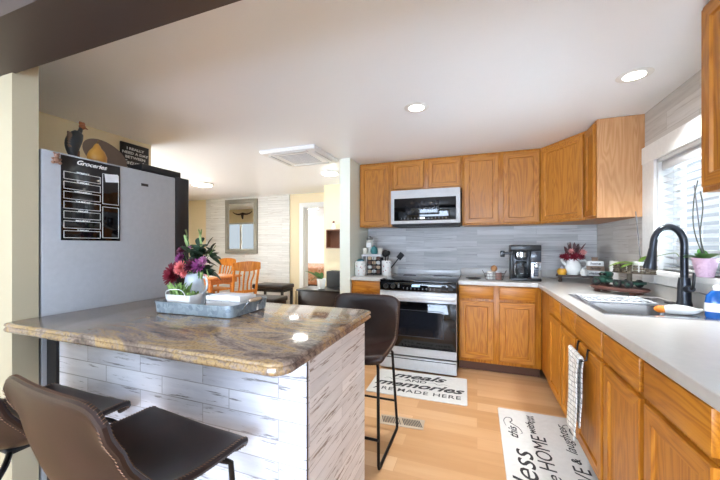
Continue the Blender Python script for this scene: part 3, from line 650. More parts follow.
# ============================================================ BAR STOOLS
def make_stool(label):
    t = thing('bar_stool', label, 'stool', (0, 0, 0), 0, 'brown leather bucket bar stools')
    # profile from the front edge of the seat to the top of the back (y forward)
    prof = bez([(0, .215, .600), (0, .195, .618), (0, .10, .614), (0, -.01, .598), (0, -.10, .598), (0, -.165, .635), (0, -.197, .715), (0, -.213, .81), (0, -.222, .918)], 3)
    nv = len(prof); nu = 18; vs = []
    def curve(t, pts):
        for (a, va), (b, vb) in zip(pts, pts[1:]):
            if t <= b: k = (t-a)/(b-a); k = k*k*(3-2*k); return va+(vb-va)*k
        return pts[-1][1]
    for i, p in enumerate(prof):
        t_ = i/(nv-1); a_, b_ = prof[max(0, i-1)], prof[min(nv-1, i+1)]; tg_ = (b_-a_).normalized(); nr = Vector((0, -tg_.z, tg_.y)); nr = -nr if nr.z < -.2 or (nr.z < .5 and nr.y < 0) else nr
        hw = curve(t_, [(0, .205), (.12, .236), (.5, .238), (.72, .236), (1, .232)])
        curl = curve(t_, [(0, .004), (.2, .018), (.5, .062), (.66, .070), (.85, .036), (1, .012)])
        for j in range(nu+1):
            u = -1+2*j/nu; a = abs(u)
            c = nr*(curl*a**2.3)
            rnd = (-.040*a**8-.006*(1-a*a))*curve(t_, [(0, 0), (.8, 0), (1, 1)])
            frt = -.035*a**6*(1-min(1, t_/.15))
            vs.append((u*hw, p.y+c.y+frt, p.z+c.z+rnd))
    fs = [(i*(nu+1)+j, i*(nu+1)+j+1, (i+1)*(nu+1)+j+1, (i+1)*(nu+1)+j) for i in range(nv-1) for j in range(nu)]
    rim = [vs[j] for j in range(nu+1)]+[vs[i*(nu+1)+nu] for i in range(1, nv)]+[vs[(nv-1)*(nu+1)+j] for j in range(nu-1, -1, -1)]+[vs[i*(nu+1)] for i in range(nv-2, 0, -1)]
    o = MB().add(vs, fs).build('seat_shell', [lth, lth], t, smooth=80)
    s = o.modifiers.new('sub', 'SUBSURF'); s.levels = 1; s.render_levels = 1
    s = o.modifiers.new('thick', 'SOLIDIFY'); s.thickness = .022; s.offset = 0
    s = o.modifiers.new('round', 'BEVEL'); s.width = .005; s.segments = 2
    # piping and stitches along the rim
    rimv = [Vector(p) for p in rim]
    MB().tube(rimv, .0112, 8, closed=True).build('piping', lth, o)
    d = MB(); L = 0
    for i in range(len(rimv)):
        a, b = rimv[i], rimv[(i+1) % len(rimv)]; seg = (b-a).length; nst = max(1, int(seg/.0085))
        for k in range(nst):
            p = a.lerp(b, (k+.5)/nst); dr_ = (b-a).normalized()
            sd = dr_.cross(Vector((0, 0, 1)) if abs(dr_.z) < .8 else Vector((0, 1, 0))).normalized()
            nrm = sd.cross(dr_).normalized()
            for sgn in (1, -1):
                q = p+nrm*.0117*sgn; d.tube([q-sd*.0045-dr_*.0015, q+sd*.0045+dr_*.0015], .0011, 4)
    d.build('stitching', stitch, o)
    # sled frame
    r = .009
    for s in (-1, 1):
        pts = bez([(s*.10, .09, .592), (s*.175, .13, .588), (s*.200, .165, .565)], 4)+[(s*.215, .205, .03), (s*.216, .200, .012), (s*.217, .185, .010), (s*.217, -.215, .010), (s*.216, -.232, .014), (s*.215, -.238, .03)]+bez([(s*.197, -.175, .55), (s*.17, -.14, .578), (s*.10, -.10, .583)], 4)
        MB().tube(pts, r, 10).build('leg_frame', iron, t)
    MB().tube([(-.213, .203, .17), (.213, .203, .17)], r*.9, 10).build('footrest', iron, t)
    MB().tube([(-.209, -.222, .20), (.209, -.222, .20)], r*.8, 10).build('rear_rung', iron, t)
    MB().box(-.12, .12, -.11, .10, .578, .592, .003).build('seat_plate', matte_black, t)
    return t
s1 = make_stool('brown leather bar stool in the foreground, its back to the camera')
s1.location = (-.965, .685, 0); s1.rotation_euler.z = math.radians(-5)
s2 = copy_tree(s1); s2['label'] = 'brown leather bar stool cut off by the left edge of the photo'; s2.location = (-1.56, .70, 0); s2.rotation_euler.z = 0
s3 = copy_tree(s1); s3['label'] = 'brown leather bar stool on the kitchen side of the peninsula, facing the granite top'; s3.location = (-.735, 1.93, 0); s3.rotation_euler.z = PI

# ============================================================ FLOOR MATS, VENT
def mat_body(t, hx, hy): return edge_slab(-hx, hx, -hy, hy, 0, .009, (.012,)*4, [(.002, .0005), (0, .003), (0, .006), (.003, .009)]).build('pad', mat_fabric, t)
def flat_text(t, tx, size, x, y, shear=0., sx=1., bold=0., sp=1.):
    m = text_mb(tx, size, shear, .0004, sx, bold=bold, spacing=sp); m.xf(Matrix.Translation((x, y, .0098)) @ Matrix.Rotation(-PI/2, 4, 'X')); return m.build('printed_lettering', ink, t, smooth=0)
def swirl(t, pts, r=.004):
    P = bez([(x, y, .0095) for x, y in pts], 8); n = len(P)
    m = MB().tube(P, [r*(.35+.65*math.sin(PI*i/(n-1))) for i in range(n)], 6); 
    for v in m.v: v.z = .0092+(v.z-.0095)*.15
    m.build('printed_swirl', ink, t)
t = thing('floor_mat', 'off-white mat lettered "meals and memories are made here" in front of the range', 'mat', (-.50, 2.905, 0), math.radians(2), 'white kitchen mats with lettering')
mat_body(t, .42, .262)
flat_text(t, 'meals', .155, -.03, .150, .45, 1.35, .004)
flat_text(t, 'AND', .070, -.03, .055, .0, 1.3, .001)
flat_text(t, 'memories', .150, -.01, -.040, .45, 1.25, .004)
flat_text(t, 'ARE MADE HERE', .085, .0, -.165, .0, 1.1, .0005, 1.1)
swirl(t, [(-.33, .05), (-.29, .075), (-.25, .045), (-.20, .065), (-.14, .05)], .003); swirl(t, [(.08, .05), (.13, .07), (.17, .04), (.22, .06), (.27, .045)], .003)
t = thing('floor_mat', 'off-white mat lettered "bless this home with love & laughter" in front of the sink', 'mat', (.395, 2.05, 0), PI/2, 'white kitchen mats with lettering')
mat_body(t, .66, .245)
# local x = world +y, local y = world -x
flat_text(t, 'Bless', .19, -.10, .140, .35, 1.2, .0)
flat_text(t, 'this', .080, .33, .165, .45, 1.2, .001)
flat_text(t, 'HOME', .125, .155, .015, .15, 1.0, .0)
flat_text(t, 'with', .070, .42, .045, .45, 1.2, .001); flat_text(t, 'love', .11, -.16, .0, .4, 1.2, .0)
flat_text(t, 'laughter', .080, .36, -.150, .45, 1.25, .0)
flat_text(t, '&', .07, .13, -.150, .2, 1.1, .001)
flat_text(t, 'LOVE', .12, -.07, -.160, .2, 1.0, .0)
swirl(t, [(.40, .205), (.47, .215), (.52, .195), (.52, .165), (.485, .160), (.46, .175), (.44, .160), (.40, .125), (.345, .11), (.33, .12)], .0042)
swirl(t, [(.48, -.16), (.53, -.165), (.55, -.19), (.52, -.205), (.48, -.195), (.43, -.20), (.37, -.225), (.34, -.22)], .0042)
m = MB()
for k in range(5):
    for s in (-1, 1): leaf(m, (.50+.02*k, .03, .0100), (.6, s*.8, 0), .03, .010, 0, cup=0)
for v in m.v: v.z = .0100 if v.z > .0095 else .0095
m.build('printed_leaves', ink, t)
t = thing('floor_vent', 'beige metal floor register beside the peninsula stool', 'vent', (-.51, 2.26, 0), math.radians(4))
MB().box(-.16, .16, -.062, .062, .0003, .005, .002).build('frame', plain('beige_metal', (186, 166, 142), .5), t)
d = MB()
for i in range(11): 
    for s in (-.075, .075): x = s-.06+i*.012; d.box(x-.0028, x+.0028, -.043, .043, .0052, .006, rot=Matrix.Rotation(.35, 3, 'Z'))
d.build('slots', black, t)

# ============================================================ CEILING FIXTURES
glow = emit('lamp_glow', (255, 246, 230), 9.)
def downlight(x, y, label, power=6):
    t = thing('recessed_light', label, 'ceiling light', (x, y, ZC), 0, 'round recessed lights in the kitchen ceiling')
    MB().lathe([(.052, -.004), (.078, -.005), (.088, -.001)], (0, 0, 0), 32).build('trim_ring', trim_white, t)
    MB().lathe([(.001, -.0045), (.054, -.0045), (.054, -.001)], (0, 0, 0), 28).build('lens', glow, t)
    l = bpy.data.lights.new('downlight_lamp', 'AREA'); l.shape = 'DISK'; l.size = .1; l.spread = math.radians(105); l.energy = power; l.color = (.92, .96, .99)
    o = bpy.data.objects.new('downlight_lamp', l); C.objects.link(o); o.location = (x, y, ZC-.012)
downlight(-.41, 2.30, 'round recessed light in front of the range, ceiling centre')
downlight(.86, 2.30, 'round recessed light above the sink side of the kitchen')
def flush(x, y, label, r=.16, power=14):
    t = thing('flush_light', label, 'ceiling light', (x, y, ZC), 0)
    MB().lathe([(r*.9, -.025), (r, -.02), (r, -.0005)], (0, 0, 0), 28).build('base_ring', trim_white, t)
    MB().lathe([(.001, -.05), (r*.5, -.046), (r*.85, -.034), (r*.88, -.026)], (0, 0, 0), 28).build('diffuser', glow, t)
    l = bpy.data.lights.new('flush_lamp', 'AREA'); l.shape = 'DISK'; l.size = r*1.6; l.energy = power; l.color = (.90, .94, .95)
    o = bpy.data.objects.new('flush_lamp', l); C.objects.link(o); o.location = (x, y, ZC-.058)
flush(-1.87, 3.92, 'bright flush ceiling light in the hall left of the kitchen', .12, 5)
flush(-4.14, 3.95, 'added disc light for the ceiling glare over the dining area, beside the refrigerator edge', .17, 8)  # fixture added in place of a glare on the ceiling
flush(-4.10, 7.45, 'ceiling light seen through the bedroom doorway', .22, 8)
# ceiling cassette
t = thing('ceiling_air_conditioner', 'white cassette air conditioner set in the ceiling', 'air conditioner', (-1.83, 3.1, ZC))
M = Matrix.Rotation(math.radians(0), 4, 'Z')
m = edge_slab(-.33, .33, -.31, .31, 0, 0, (.03,)*4, [(.04, -.035), (.015, -.032), (0, -.012), (0, -.0006)]); m.build('panel', trim_white, t, smooth=30)
for s, ax in ((1, 'y'), (-1, 'y'), (1, 'x'), (-1, 'x')):
    b = (-.22, .22, s*.245-.022, s*.245+.022) if ax == 'y' else (s*.265-.022, s*.265+.022, -.2, .2)
    MB().box(*b, -.043, -.034, .003).build('louvre', plain('louvre_white', (214, 214, 214), .4), t)
d = MB()
for i in range(9): d.box(-.17, .17, -.16+i*.04-.004, -.16+i*.04+.004, -.0395, -.0345)
d.build('intake_grille', plain('grille_grey', (176, 176, 178), .5), t)


# ============================================================ ON THE PENINSULA
TZ = PZ
t = thing('galvanized_tray', 'rectangular galvanized metal tray with wooden handles on the granite top', 'tray', (-1.30, 1.31, TZ), math.radians(2))
L, Wd = .235, .145
m = MB(); N_ = 28
prof = [(.012, .0006), (0, .004), (-.006, .055), (-.009, .057), (-.009, .060), (-.004, .060), (.003, .056), (.006, .006), (.012, .004)]
vs = []
for ins, z in prof: vs += [(x, y, z) for x, y in rr(-L+ins, L-ins, -Wd+ins, Wd-ins, max(.01, .03-ins))]
m.add(vs, [(i*N_+j, i*N_+(j+1) % N_, (i+1)*N_+(j+1) % N_, (i+1)*N_+j) for i in range(len(prof)-1) for j in range(N_)]+[tuple(range(N_))[::-1], tuple((len(prof)-1)*N_+j for j in range(N_))])
m.build('tray_body', galv, t)
for s in (-1, 1):
    h = MB().tube(bez([(s*(L+.004), -.06, .035), (s*(L+.022), -.058, .06), (s*(L+.026), -.04, .070), (s*(L+.026), .04, .070), (s*(L+.022), .058, .06), (s*(L+.004), .06, .035)], 5), .0028, 8).build('handle', steel, t)
    MB().tube([(s*(L+.026), -.042, .070), (s*(L+.026), 0, .070), (s*(L+.026), .042, .070)], [.008, .011, .008], 12).build('wooden_grip', plain('pale_grip_wood', (190, 164, 136), .6), h)
t = thing('herb_planter', 'low white planter with a wire bail and short green plants in the tray', 'planter', (-1.415, 1.235, TZ+.006))
c = (-1.415, 1.235, TZ+.006)
edge_slab(-.085, .085, -.045, .045, 0, 0, (.012,)*4, [(.016, 0), (0, .082), (.004, .084), (.010, .082), (.014, .07)]).build('box', plain('chalky_white', (228, 224, 220), .6), t)
MB().box(-.068, .068, -.030, .030, .062, .068).build('soil', plain('soil', (70, 52, 40), .9), t)
m = MB()
for k in range(60):
    x, y = random.uniform(-.07, .07), random.uniform(-.03, .03); a = random.uniform(0, 2*PI); leaf(m, (x, y, .066), (math.cos(a)*.35, math.sin(a)*.35, 1), random.uniform(.05, .09)*(1.25 if x < 0 else .6), random.uniform(.010, .018), .25, roll=a)
m.build('leaves', plain('bright_leaf', (128, 158, 84), .5), t)
MB().tube(bez([(-.070, -.046, .07), (-.064, -.05, .10), (-.02, -.05, .112), (.04, -.05, .108), (.070, -.046, .07)], 5), .002, 6).build('bail', white_cer, t)
t = thing('enamel_pitcher', 'white pitcher holding the pink and burgundy flowers in the tray', 'pitcher', (-1.50, 1.375, TZ+.006))
MB().lathe([(.001, 0), (.052, 0), (.056, .01), (.058, .06), (.052, .11), (.046, .15), (.052, .178), (.048, .178), (.043, .15), (.048, .11), (.001, .10)], (0, 0, 0), 28).build('jug', plain('pale_blue_enamel', (216, 224, 230), .3), t)
MB().tube(bez([(.05, 0, .155), (.085, 0, .15), (.092, 0, .10), (.056, 0, .05)], 6), .006, 10).build('handle', _mats['pale_blue_enamel'], t)
# bouquet
b0 = Vector((-1.475, 1.375, TZ+.168))
t = thing('flower_bouquet', 'bouquet of burgundy, coral and purple flowers with green leaves in the white pitcher', 'flowers', tuple(b0))
col = {'burgundy': plain('burgundy_petals', (122, 18, 40), .6), 'coral': plain('coral_petals', (226, 120, 116), .6), 'purple': plain('purple_petals', (150, 66, 126), .6), 'dark': plain('wine_petals', (88, 18, 44), .6), 'pink': plain('pink_petals', (188, 120, 160), .6)}
heads = [('burgundy', (-.085, -.075, .010), .070, 6, 18, 1.), ('coral', (-.020, -.090, .050), .042, 5, 12, .6), ('purple', (.078, -.060, .062), .046, 5, 13, .7), ('purple', (-.080, -.040, .098), .036, 5, 12, .7), ('dark', (-.095, -.02, .135), .036, 4, 12, 1.),
         ('dark', (.030, -.070, .060), .042, 5, 12, .7), ('pink', (-.050, -.01, .150), .020, 3, 8, .7), ('pink', (.105, -.06, .085), .03, 4, 10, .7), ('burgundy', (-.120, -.03, .045), .036, 4, 14, 1.), ('coral', (.0, -.085, .020), .028, 4, 10, .6)]
for cn, p, r, Ls, pt, sh in heads:
    pv = b0+Vector(p); m = MB(); bloom(m, pv, r, (p[0]*1.5, -1, .25+p[2]*2), Ls, pt, sharp=sh); o = m.build('bloom', col[cn], t, world=True)
m = MB()
for cn, p, r, *_ in heads: q = b0+Vector(p); m.tube(bez([b0+Vector((0, 0, -.06)), b0+Vector((p[0]*.3, p[1]*.3, .01)), q+Vector((0, .01, 0))], 4), .0022, 6)
for p in ((.02, .0, .20), (-.075, .0, .215), (.09, 0, .15), (.13, .0, .17)): m.tube(bez([b0+Vector((0, 0, -.05)), b0+Vector((p[0]*.3, 0, .06)), b0+Vector(p)], 4), .002, 6)
m.build('stems', green_leaf, t, world=True)
m = MB()
for p in ((.0, -.03, .11), (.03, -.04, .12), (.05, -.03, .14), (-.02, -.03, .13), (.08, -.04, .12), (.02, 0, .10), (.05, .01, .12), (.06, .0, .13), (.09, .0, .14), (.10, -.01, .11), (.08, -.02, .03), (.09, -.02, .04), (.03, -.03, .12), (.06, -.03, .09), (0, 0, .14), (-.01, -.02, .10), (.07, 0, .17), (.03, .02, .08), (-.06, .03, .06), (.07, -.05, .03), (.05, -.07, .02), (-.02, .02, .17)):
    for k in range(3):
        a = random.uniform(0, 2*PI); leaf(m, b0+Vector(p), (math.cos(a)*.8, math.sin(a)*.6-.3, random.uniform(-.2, .9)), random.uniform(.055, .085), random.uniform(.034, .048), .3, roll=random.uniform(-.6, .6))
m.build('dark_foliage', dark_leaf, t, world=True)
m = MB()
for p in ((-.078, 0, .16), (-.082, -.005, .19), (-.075, .0, .22), (.022, 0, .19), (.02, 0, .22), (.03, 0, .16), (.10, -.07, -.01), (.13, -.05, .0)):
    for k in range(3): leaf(m, b0+Vector(p), (random.uniform(-.3, .3), random.uniform(-.3, .1), 1), .045, .011, .0)
m.build('light_foliage', plain('pale_leaf', (150, 172, 108), .5), t, world=True)
t = thing('wooden_bead_box', 'white slatted wooden box with folded napkins at the right of the tray', 'box', (-1.195, 1.325, TZ+.006), math.radians(1))
ww = plain('white_washed_wood', (226, 222, 218), .6)
d = MB()
for z in (.004, .030, .056): 
    d.box(-.105, .105, -.062, -.056, z, z+.022, .001); d.box(-.105, .105, .056, .062, z, z+.022, .001); d.box(-.105, -.099, -.056, .056, z, z+.022, .001); d.box(.099, .105, -.056, .056, z, z+.022, .001)
for x in (-.098, -.02, .04, .098):
    d.box(x-.006, x+.006, -.0555, -.050, 0, .078)
d.box(-.10, .10, -.055, .055, 0, .004); d.build('crate', ww, t)
MB().box(-.092, .092, -.048, .048, .0045, .082, .004).build('napkins', plain('napkin_paper', (234, 234, 236), .8), t)
o = MB().lathe([(.001, 0), (.012, 0), (.013, .012), (.011, .02), (.013, .03), (.001, .034)], (-1.075, 1.37, TZ+.006), 14).build('salt_shaker', white_cer, at=(-1.075, 1.37, TZ)); tag(o, 'tiny white shaker at the right end of the tray', 'shaker')

# ============================================================ COUNTER LEFT OF THE RANGE
CZ = .9145
flo = N('floral_ceramic'); tc = flo.n('ShaderNodeTexCoord'); vo = flo.n('ShaderNodeTexVoronoi', Scale=38.); flo.l(tc, 'Object', vo, 'Vector')
cr = flo.n('ShaderNodeValToRGB'); cr.color_ramp.interpolation = 'CONSTANT'; ramp(cr, [(0, (1, 1, 1)), (.22, (0, 0, 0))]); flo.l(vo, 'Distance', cr, 0)
cr2 = flo.n('ShaderNodeValToRGB'); cr2.color_ramp.interpolation = 'CONSTANT'; ramp(cr2, [(0, lin((170, 60, 50))), (.3, lin((96, 112, 84))), (.5, lin((236, 234, 228))), (.62, lin((84, 64, 90))), (.8, lin((222, 150, 120)))]); sp = flo.n('ShaderNodeSeparateColor'); flo.l(vo, 'Color', sp, 0); flo.l(sp, 0, cr2, 0)
mx = flo.n('ShaderNodeMix', data_type='RGBA'); mx.inputs[6].default_value = lin((236, 234, 228)); flo.l(cr, 0, mx, 0); flo.l(cr2, 0, mx, 7); flo.l(mx, 2, flo.b, 'Base Color'); flo.set(Roughness=.25); floral = flo.m
t = thing('canister', 'floral white canister with a teal top at the pale wall, left of the pod rack', 'canister', (-1.283, 3.525, CZ), 0, 'floral canisters left of the range')
MB().lathe([(.001, 0), (.060, 0), (.065, .01), (.065, .162), (.061, .170), (.056, .170), (.056, .02), (.001, .018)], (0, 0, 0), 28).build('jar', floral, t)
MB().ball((0, 0, .162), .048, sz=.75).build('teal_sponge', plain('teal_cloth', (64, 120, 132), .8), t)
t = thing('utensil_crock', 'floral white crock of black utensils beside the range', 'crock', (-1.005, 3.66, CZ), 0, 'floral canisters left of the range')
MB().lathe([(.001, 0), (.052, 0), (.057, .01), (.058, .166), (.054, .174), (.050, .174), (.050, .02), (.001, .018)], (0, 0, 0), 28).build('crock', floral, t)
for nm, p, r, kind in (('black_ladle', (-.01, .0, .0), (-.02, -.01, 1), 0), ('black_spatula', (.02, .0, 0), (.62, -.1, .75), 1), ('black_spoon', (.0, .01, 0), (.10, .0, 1), 2)):
    u = thing(nm, {0: 'black ladle standing in the floral crock', 1: 'black spatula leaning right out of the floral crock', 2: 'black spoon with an upright handle in the floral crock'}[kind], 'utensil', (-1.005+p[0], 3.66+p[1], CZ+.03))
    dv = Vector(r).normalized(); b = Vector((-1.005+p[0]-dv.x*.03, 3.66+p[1], CZ+.022)); e = b+dv*(.24 if kind != 1 else .24)
    MB().tube([b, e], .006, 8).build('handle', matte_black, u, world=True)
    m = MB()
    if kind == 0: m.ball(e+Vector((0, -.01, -.005)), .042, sx=1, sy=.6, sz=1, seg=16)
    elif kind == 1: m.box(-.03, .03, -.003, .003, -.04, .04, .002); m.xf(Matrix.Translation(e+dv*.03) @ Vector((0, 0, 1)).rotation_difference(dv).to_matrix().to_4x4())
    else: m.ball(e, .022, sy=.4, sz=1.3)
    m.build('head', matte_black, u, world=True)
t = thing('coffee_pod_rack', 'black wire rack of coffee pods under a white shelf, left of the range', 'rack', (-1.15, 3.67, CZ))
d = MB(); X0r, X1r, Yr = -1.225, -1.065, 3.60
for x in (X0r, (X0r+X1r)/2, X1r):
    for y in (Yr, Yr+.12): d.tube([(x, y, CZ), (x, y, CZ+.215)], .003, 6)
for z in (.012, .065, .118, .171): 
    d.tube([(X0r, Yr, CZ+z), (X1r, Yr, CZ+z), (X1r, Yr+.12, CZ+z), (X0r, Yr+.12, CZ+z)], .0025, 6, closed=True)
d.box(X0r, X1r, Yr+.118, Yr+.122, CZ, CZ+.21); d.build('frame', matte_black, t, world=True)
for i in range(3):
    for j in range(4):
        o = MB().lathe([(.001, 0), (.018, 0), (.022, .045), (.024, .047), (.001, .048)], (0, 0, 0), 14).xf(Matrix.Translation((X0r+.027+i*.053, Yr+.05, CZ+.040+j*.052)) @ Matrix.Rotation(math.radians(80), 4, 'X')).build('coffee_pod', [plain('pod_foil_tan', (186, 160, 130), .4), plain('pod_foil_white', (206, 206, 200), .4), plain('pod_foil_brown', (104, 72, 56), .4)][(i+j) % 3], at=(X0r+.027+i*.053, Yr+.05, CZ+.04+j*.052))
        row = ('bottom', 'second lowest', 'second highest', 'top')[j]; cl_ = ('left', 'middle', 'right')[i]
        tag(o, 'coffee pod in the %s row of the black rack, %s column' % (row, cl_), 'coffee pod', 'coffee pods in the black rack')
t = thing('counter_shelf', 'small white shelf standing over the coffee pod rack', 'shelf', (-1.15, 3.68, CZ))
MB().box(-1.300, -1.050, 3.60, 3.745, CZ+.222, CZ+.25, .004).build('shelf_board', white_app, t, world=True)
for x in (-1.290, -1.238):
    MB().box(x-.008, x+.008, 3.605, 3.735, CZ, CZ+.2215, .002).build('side_support', white_app, t, world=True)
SZ = CZ+.2505
for x, l in ((-1.262, 'small white cup at the left end of the white counter shelf'), (-1.078, 'small white cup at the right end of the white counter shelf')):
    o = MB().lathe([(.001, 0), (.024, 0), (.030, .07), (.028, .07), (.022, .006), (.001, .006)], (x, 3.635, SZ), 20).build('cup', plain('cream_ceramic', (228, 222, 206), .35), at=(x, 3.635, SZ)); tag(o, l, 'cup', 'white cups on the counter shelf')
t = thing('teal_jar', 'round teal glazed jar between the white cups on the counter shelf', 'jar', (-1.155, 3.65, SZ))
MB().lathe([(.001, 0), (.032, 0), (.045, .025), (.045, .05), (.032, .08), (.022, .088), (.001, .088)], (0, 0, 0), 20).build('body', plain('teal_glaze', (70, 134, 134), .3), t)
MB().ball((0, 0, .094), .011).build('knob', _mats['teal_glaze'], t)
t = thing('lidded_glass_jar', 'glass jar with a dark lid behind the teal jar, topmost on the counter shelf', 'jar', (-1.225, 3.70, SZ))
MB().lathe([(.001, 0), (.040, 0), (.042, .01), (.042, .15), (.036, .17), (.001, .17)], (0, 0, 0), 20).build('jar', plain('frosted_jar', (190, 188, 176), .15), t)
MB().box(-.03, .03, -.0460, -.0445, .08, .135).build('jar_label', chalk, t)
MB().lathe([(.040, .1705), (.044, .175), (.042, .195), (.015, .202), (.012, .215), (.001, .218)], (0, 0, 0), 20).build('lid', plain('grey_lid', (108, 108, 104), .3), t)

# ============================================================ COUNTER RIGHT OF THE RANGE
o = MB().lathe([(.001, 0), (.05, 0), (.078, .012), (.08, .016), (.05, .006), (.001, .005)], (0, 0, 0), 28).xf(Matrix.Diagonal((1, .7, 1, 1))).build('spoon_rest', plain('dark_pewter', (86, 82, 80), .3, .6)); o.location = (-.035, 3.56, CZ); tag(o, 'shallow dark spoon rest on the worktop beside the range', 'spoon rest')
t = thing('wire_basket', 'oval wire basket of small jars beside the coffee maker', 'basket', (.165, 3.56, CZ))
d = MB()
for z, k in ((.004, .86), (.035, .95), (.066, 1.0)): d.tube(ring((.165, 3.56, CZ+z), .098*k, 28, sx=1, sy=.62), .0028, 6, closed=True)
for i in range(18): a = 2*PI*i/18; d.tube([(.165+.084*math.cos(a), 3.56+.052*math.sin(a), CZ+.004), (.165+.098*math.cos(a), 3.56+.061*math.sin(a), CZ+.066)], .0018, 5)
for i in range(7): x = -.07+i*.023; d.tube([(.165+x, 3.56-.04, CZ+.003), (.165+x, 3.56+.04, CZ+.003)], .0015, 5)
d.build('wires', plain('bronze_wire', (120, 110, 104), .35, .7), t, world=True)
for s in (-1, 1): MB().tube(bez([(.165+s*.098, 3.54, CZ+.066), (.165+s*.112, 3.54, CZ+.095), (.165+s*.112, 3.58, CZ+.095), (.165+s*.098, 3.58, CZ+.066)], 5), .003, 6).build('handle', _mats['bronze_wire'], t, world=True)
def jar_(name, label, cat, x, y, r, h, m, lidm=None, z=CZ+.0055):
    t = thing(name, label, cat, (x, y, z))
    MB().lathe([(.001, 0), (r*.92, 0), (r, .006), (r, h*.8), (r*.85, h*.88), (r*.85, h*.9), (.001, h*.9)], (0, 0, 0), 20).build('jar', m, t)
    if lidm: MB().lathe([(r*.9, h*.9), (r*.95, h*.92), (r*.95, h*.99), (r*.4, h*1.02), (.001, h*1.03)], (0, 0, 0), 20).build('lid', lidm, t)
jar_('small_jar', 'small white jar in the left side of the wire basket', 'jar', .125, 3.555, .034, .082, white_cer, _mats['cream_ceramic'])
jar_('small_jar', 'small reddish brown jar in the right side of the wire basket', 'jar', .205, 3.545, .031, .08, plain('brown_spice', (146, 104, 92), .4), plain('pale_lid', (190, 190, 192), .4))
t = thing('wooden_knob_jar', 'jar with a round brown wooden stopper at the back of the wire basket', 'jar', (.165, 3.595, CZ+.0055))
MB().lathe([(.001, 0), (.026, 0), (.028, .07), (.001, .072)], (0, 0, 0), 18).build('jar', _mats['frosted_jar'], t); MB().ball((0, 0, .108), .033, sz=1.05).build('stopper', plain('light_brown_wood', (178, 128, 84), .5), t)
# coffee maker
cx0, cx1, cy0, cy1 = .318, .590, 3.53, 3.72
t = thing('coffee_maker', 'black coffee maker with glass carafe and steel control panel', 'coffee maker', ((cx0+cx1)/2, 3.62, CZ))
MB().box(cx0, cx1, cy0, cy1, CZ, CZ+.028, .005).build('base', black, t, world=True)
MB().box(cx0, cx1, cy0+.10, cy1, CZ+.0285, CZ+.355, .005).build('back_housing', black, t, world=True)
MB().box(cx0, cx1-.0, cy0+.005, cy0+.0995, CZ+.30, CZ+.357, .006).build('top_housing', black, t, world=True)
MB().box(cx0+.002, cx0+.022, cy0+.01, cy0+.0995, CZ+.0285, CZ+.2995, .003).build('left_column', black, t, world=True)
MB().box(cx0+.180, cx1-.002, cy0+.004, cy0+.0995, CZ+.19, CZ+.2995, .004).build('water_tank', plain('smoky_tank', (72, 76, 84), .12), t, world=True)
MB().box(cx0+.180, cx1-.002, cy0+.002, cy0+.0995, CZ+.0285, CZ+.1895, .004).build('control_column', steel, t, world=True)
MB().box(cx0+.202, cx1-.028, cy0-.0005, cy0+.0015, CZ+.05, CZ+.175, .0004).build('control_panel', black, t, world=True)
d = MB()
for i in range(4): d.box(cx0+.210, cx0+.240, cy0-.002, cy0-.0006, CZ+.062+i*.018, CZ+.070+i*.018)
d.build('buttons', plain('panel_blue_grey', (130, 140, 160), .4), t, world=True)
MB().lathe([(.02, 0), (.02, .012), (.016, .014), (.001, .014)], (0, 0, 0), 20).xf(Matrix.Translation((cx0+.2265, cy0-.0006, CZ+.152)) @ Matrix.Rotation(PI/2, 4, 'X')).build('dial', steel, t, world=True)
MB().lathe([(.040, 0), (.055, .012), (.057, .088), (.05, .092), (.001, .092)], (cx0+.098, cy0+.045, CZ+.2075), 26).build('filter_basket', black, t, world=True)
MB().lathe([(.0578, .03), (.0578, .074)], (cx0+.098, cy0+.045, CZ+.2075), 26).build('steel_band', steel, t, world=True)
MB().box(cx0-.085, cx0+.042, cy0+.02, cy0+.045, CZ+.262, CZ+.287, .005).build('basket_handle', black, t, world=True)
MB().box(cx0-.095, cx0-.055, cy0+.016, cy0+.049, CZ+.235, CZ+.30, .006).build('handle_grip', black, t, world=True)
cf = thing('carafe', 'glass coffee carafe on the plate of the coffee maker', 'carafe', (cx0+.098, cy0+.048, CZ+.029))
MB().lathe([(.001, 0), (.060, 0), (.069, .02), (.066, .06), (.05, .105), (.042, .125), (.046, .145), (.044, .145), (.040, .125), (.048, .10), (.063, .06), (.066, .02), (.057, .003), (.001, .003)], (0, 0, 0), 28).build('glass_body', glass, cf)
MB().lathe([(.044, .146), (.05, .15), (.048, .165), (.001, .17)], (0, 0, 0), 24).build('lid', black, cf)
MB().tube(bez([(-.040, -.03, .15), (-.060, -.05, .13), (-.066, -.056, .08), (-.058, -.05, .03)], 5), [.006]*15+[.008], 10).build('handle', steel, cf)
# riser with pitcher, gourd, blocks
t = thing('wooden_riser', 'dark wooden riser shelf in the back corner of the worktop', 'riser', (.93, 3.60, CZ), math.radians(-14))
MB().box(-.20, .21, -.075, .075, .052, .07, .003).build('board', dark_wood, t)
for x in (-.165, .165):
    for y in (-.05, .05): MB().lathe([(.012, 0), (.017, .008), (.011, .025), (.018, .045), (.014, .0518)], (x, y, 0), 14).build('leg', dark_wood, t)
RZ = CZ+.0705
t = thing('floral_pitcher', 'white ceramic pitcher holding dark red flowers on the wooden riser', 'pitcher', (.870, 3.615, RZ))
MB().lathe([(.001, 0), (.045, 0), (.066, .03), (.072, .065), (.062, .105), (.048, .13), (.05, .15), (.056, .158), (.052, .158), (.044, .13), (.001, .12)], (0, 0, 0), 28).build('jug', white_cer, t)
MB().tube(bez([(.055, 0, .135), (.105, 0, .135), (.115, 0, .09), (.065, 0, .045)], 6), .008, 10).build('handle', white_cer, t)
MB().tube([(-.05, 0, .09), (-.085, -.01, .12), (-.10, -.015, .15)], [.018, .012, .010], 12).build('spout', white_cer, t)
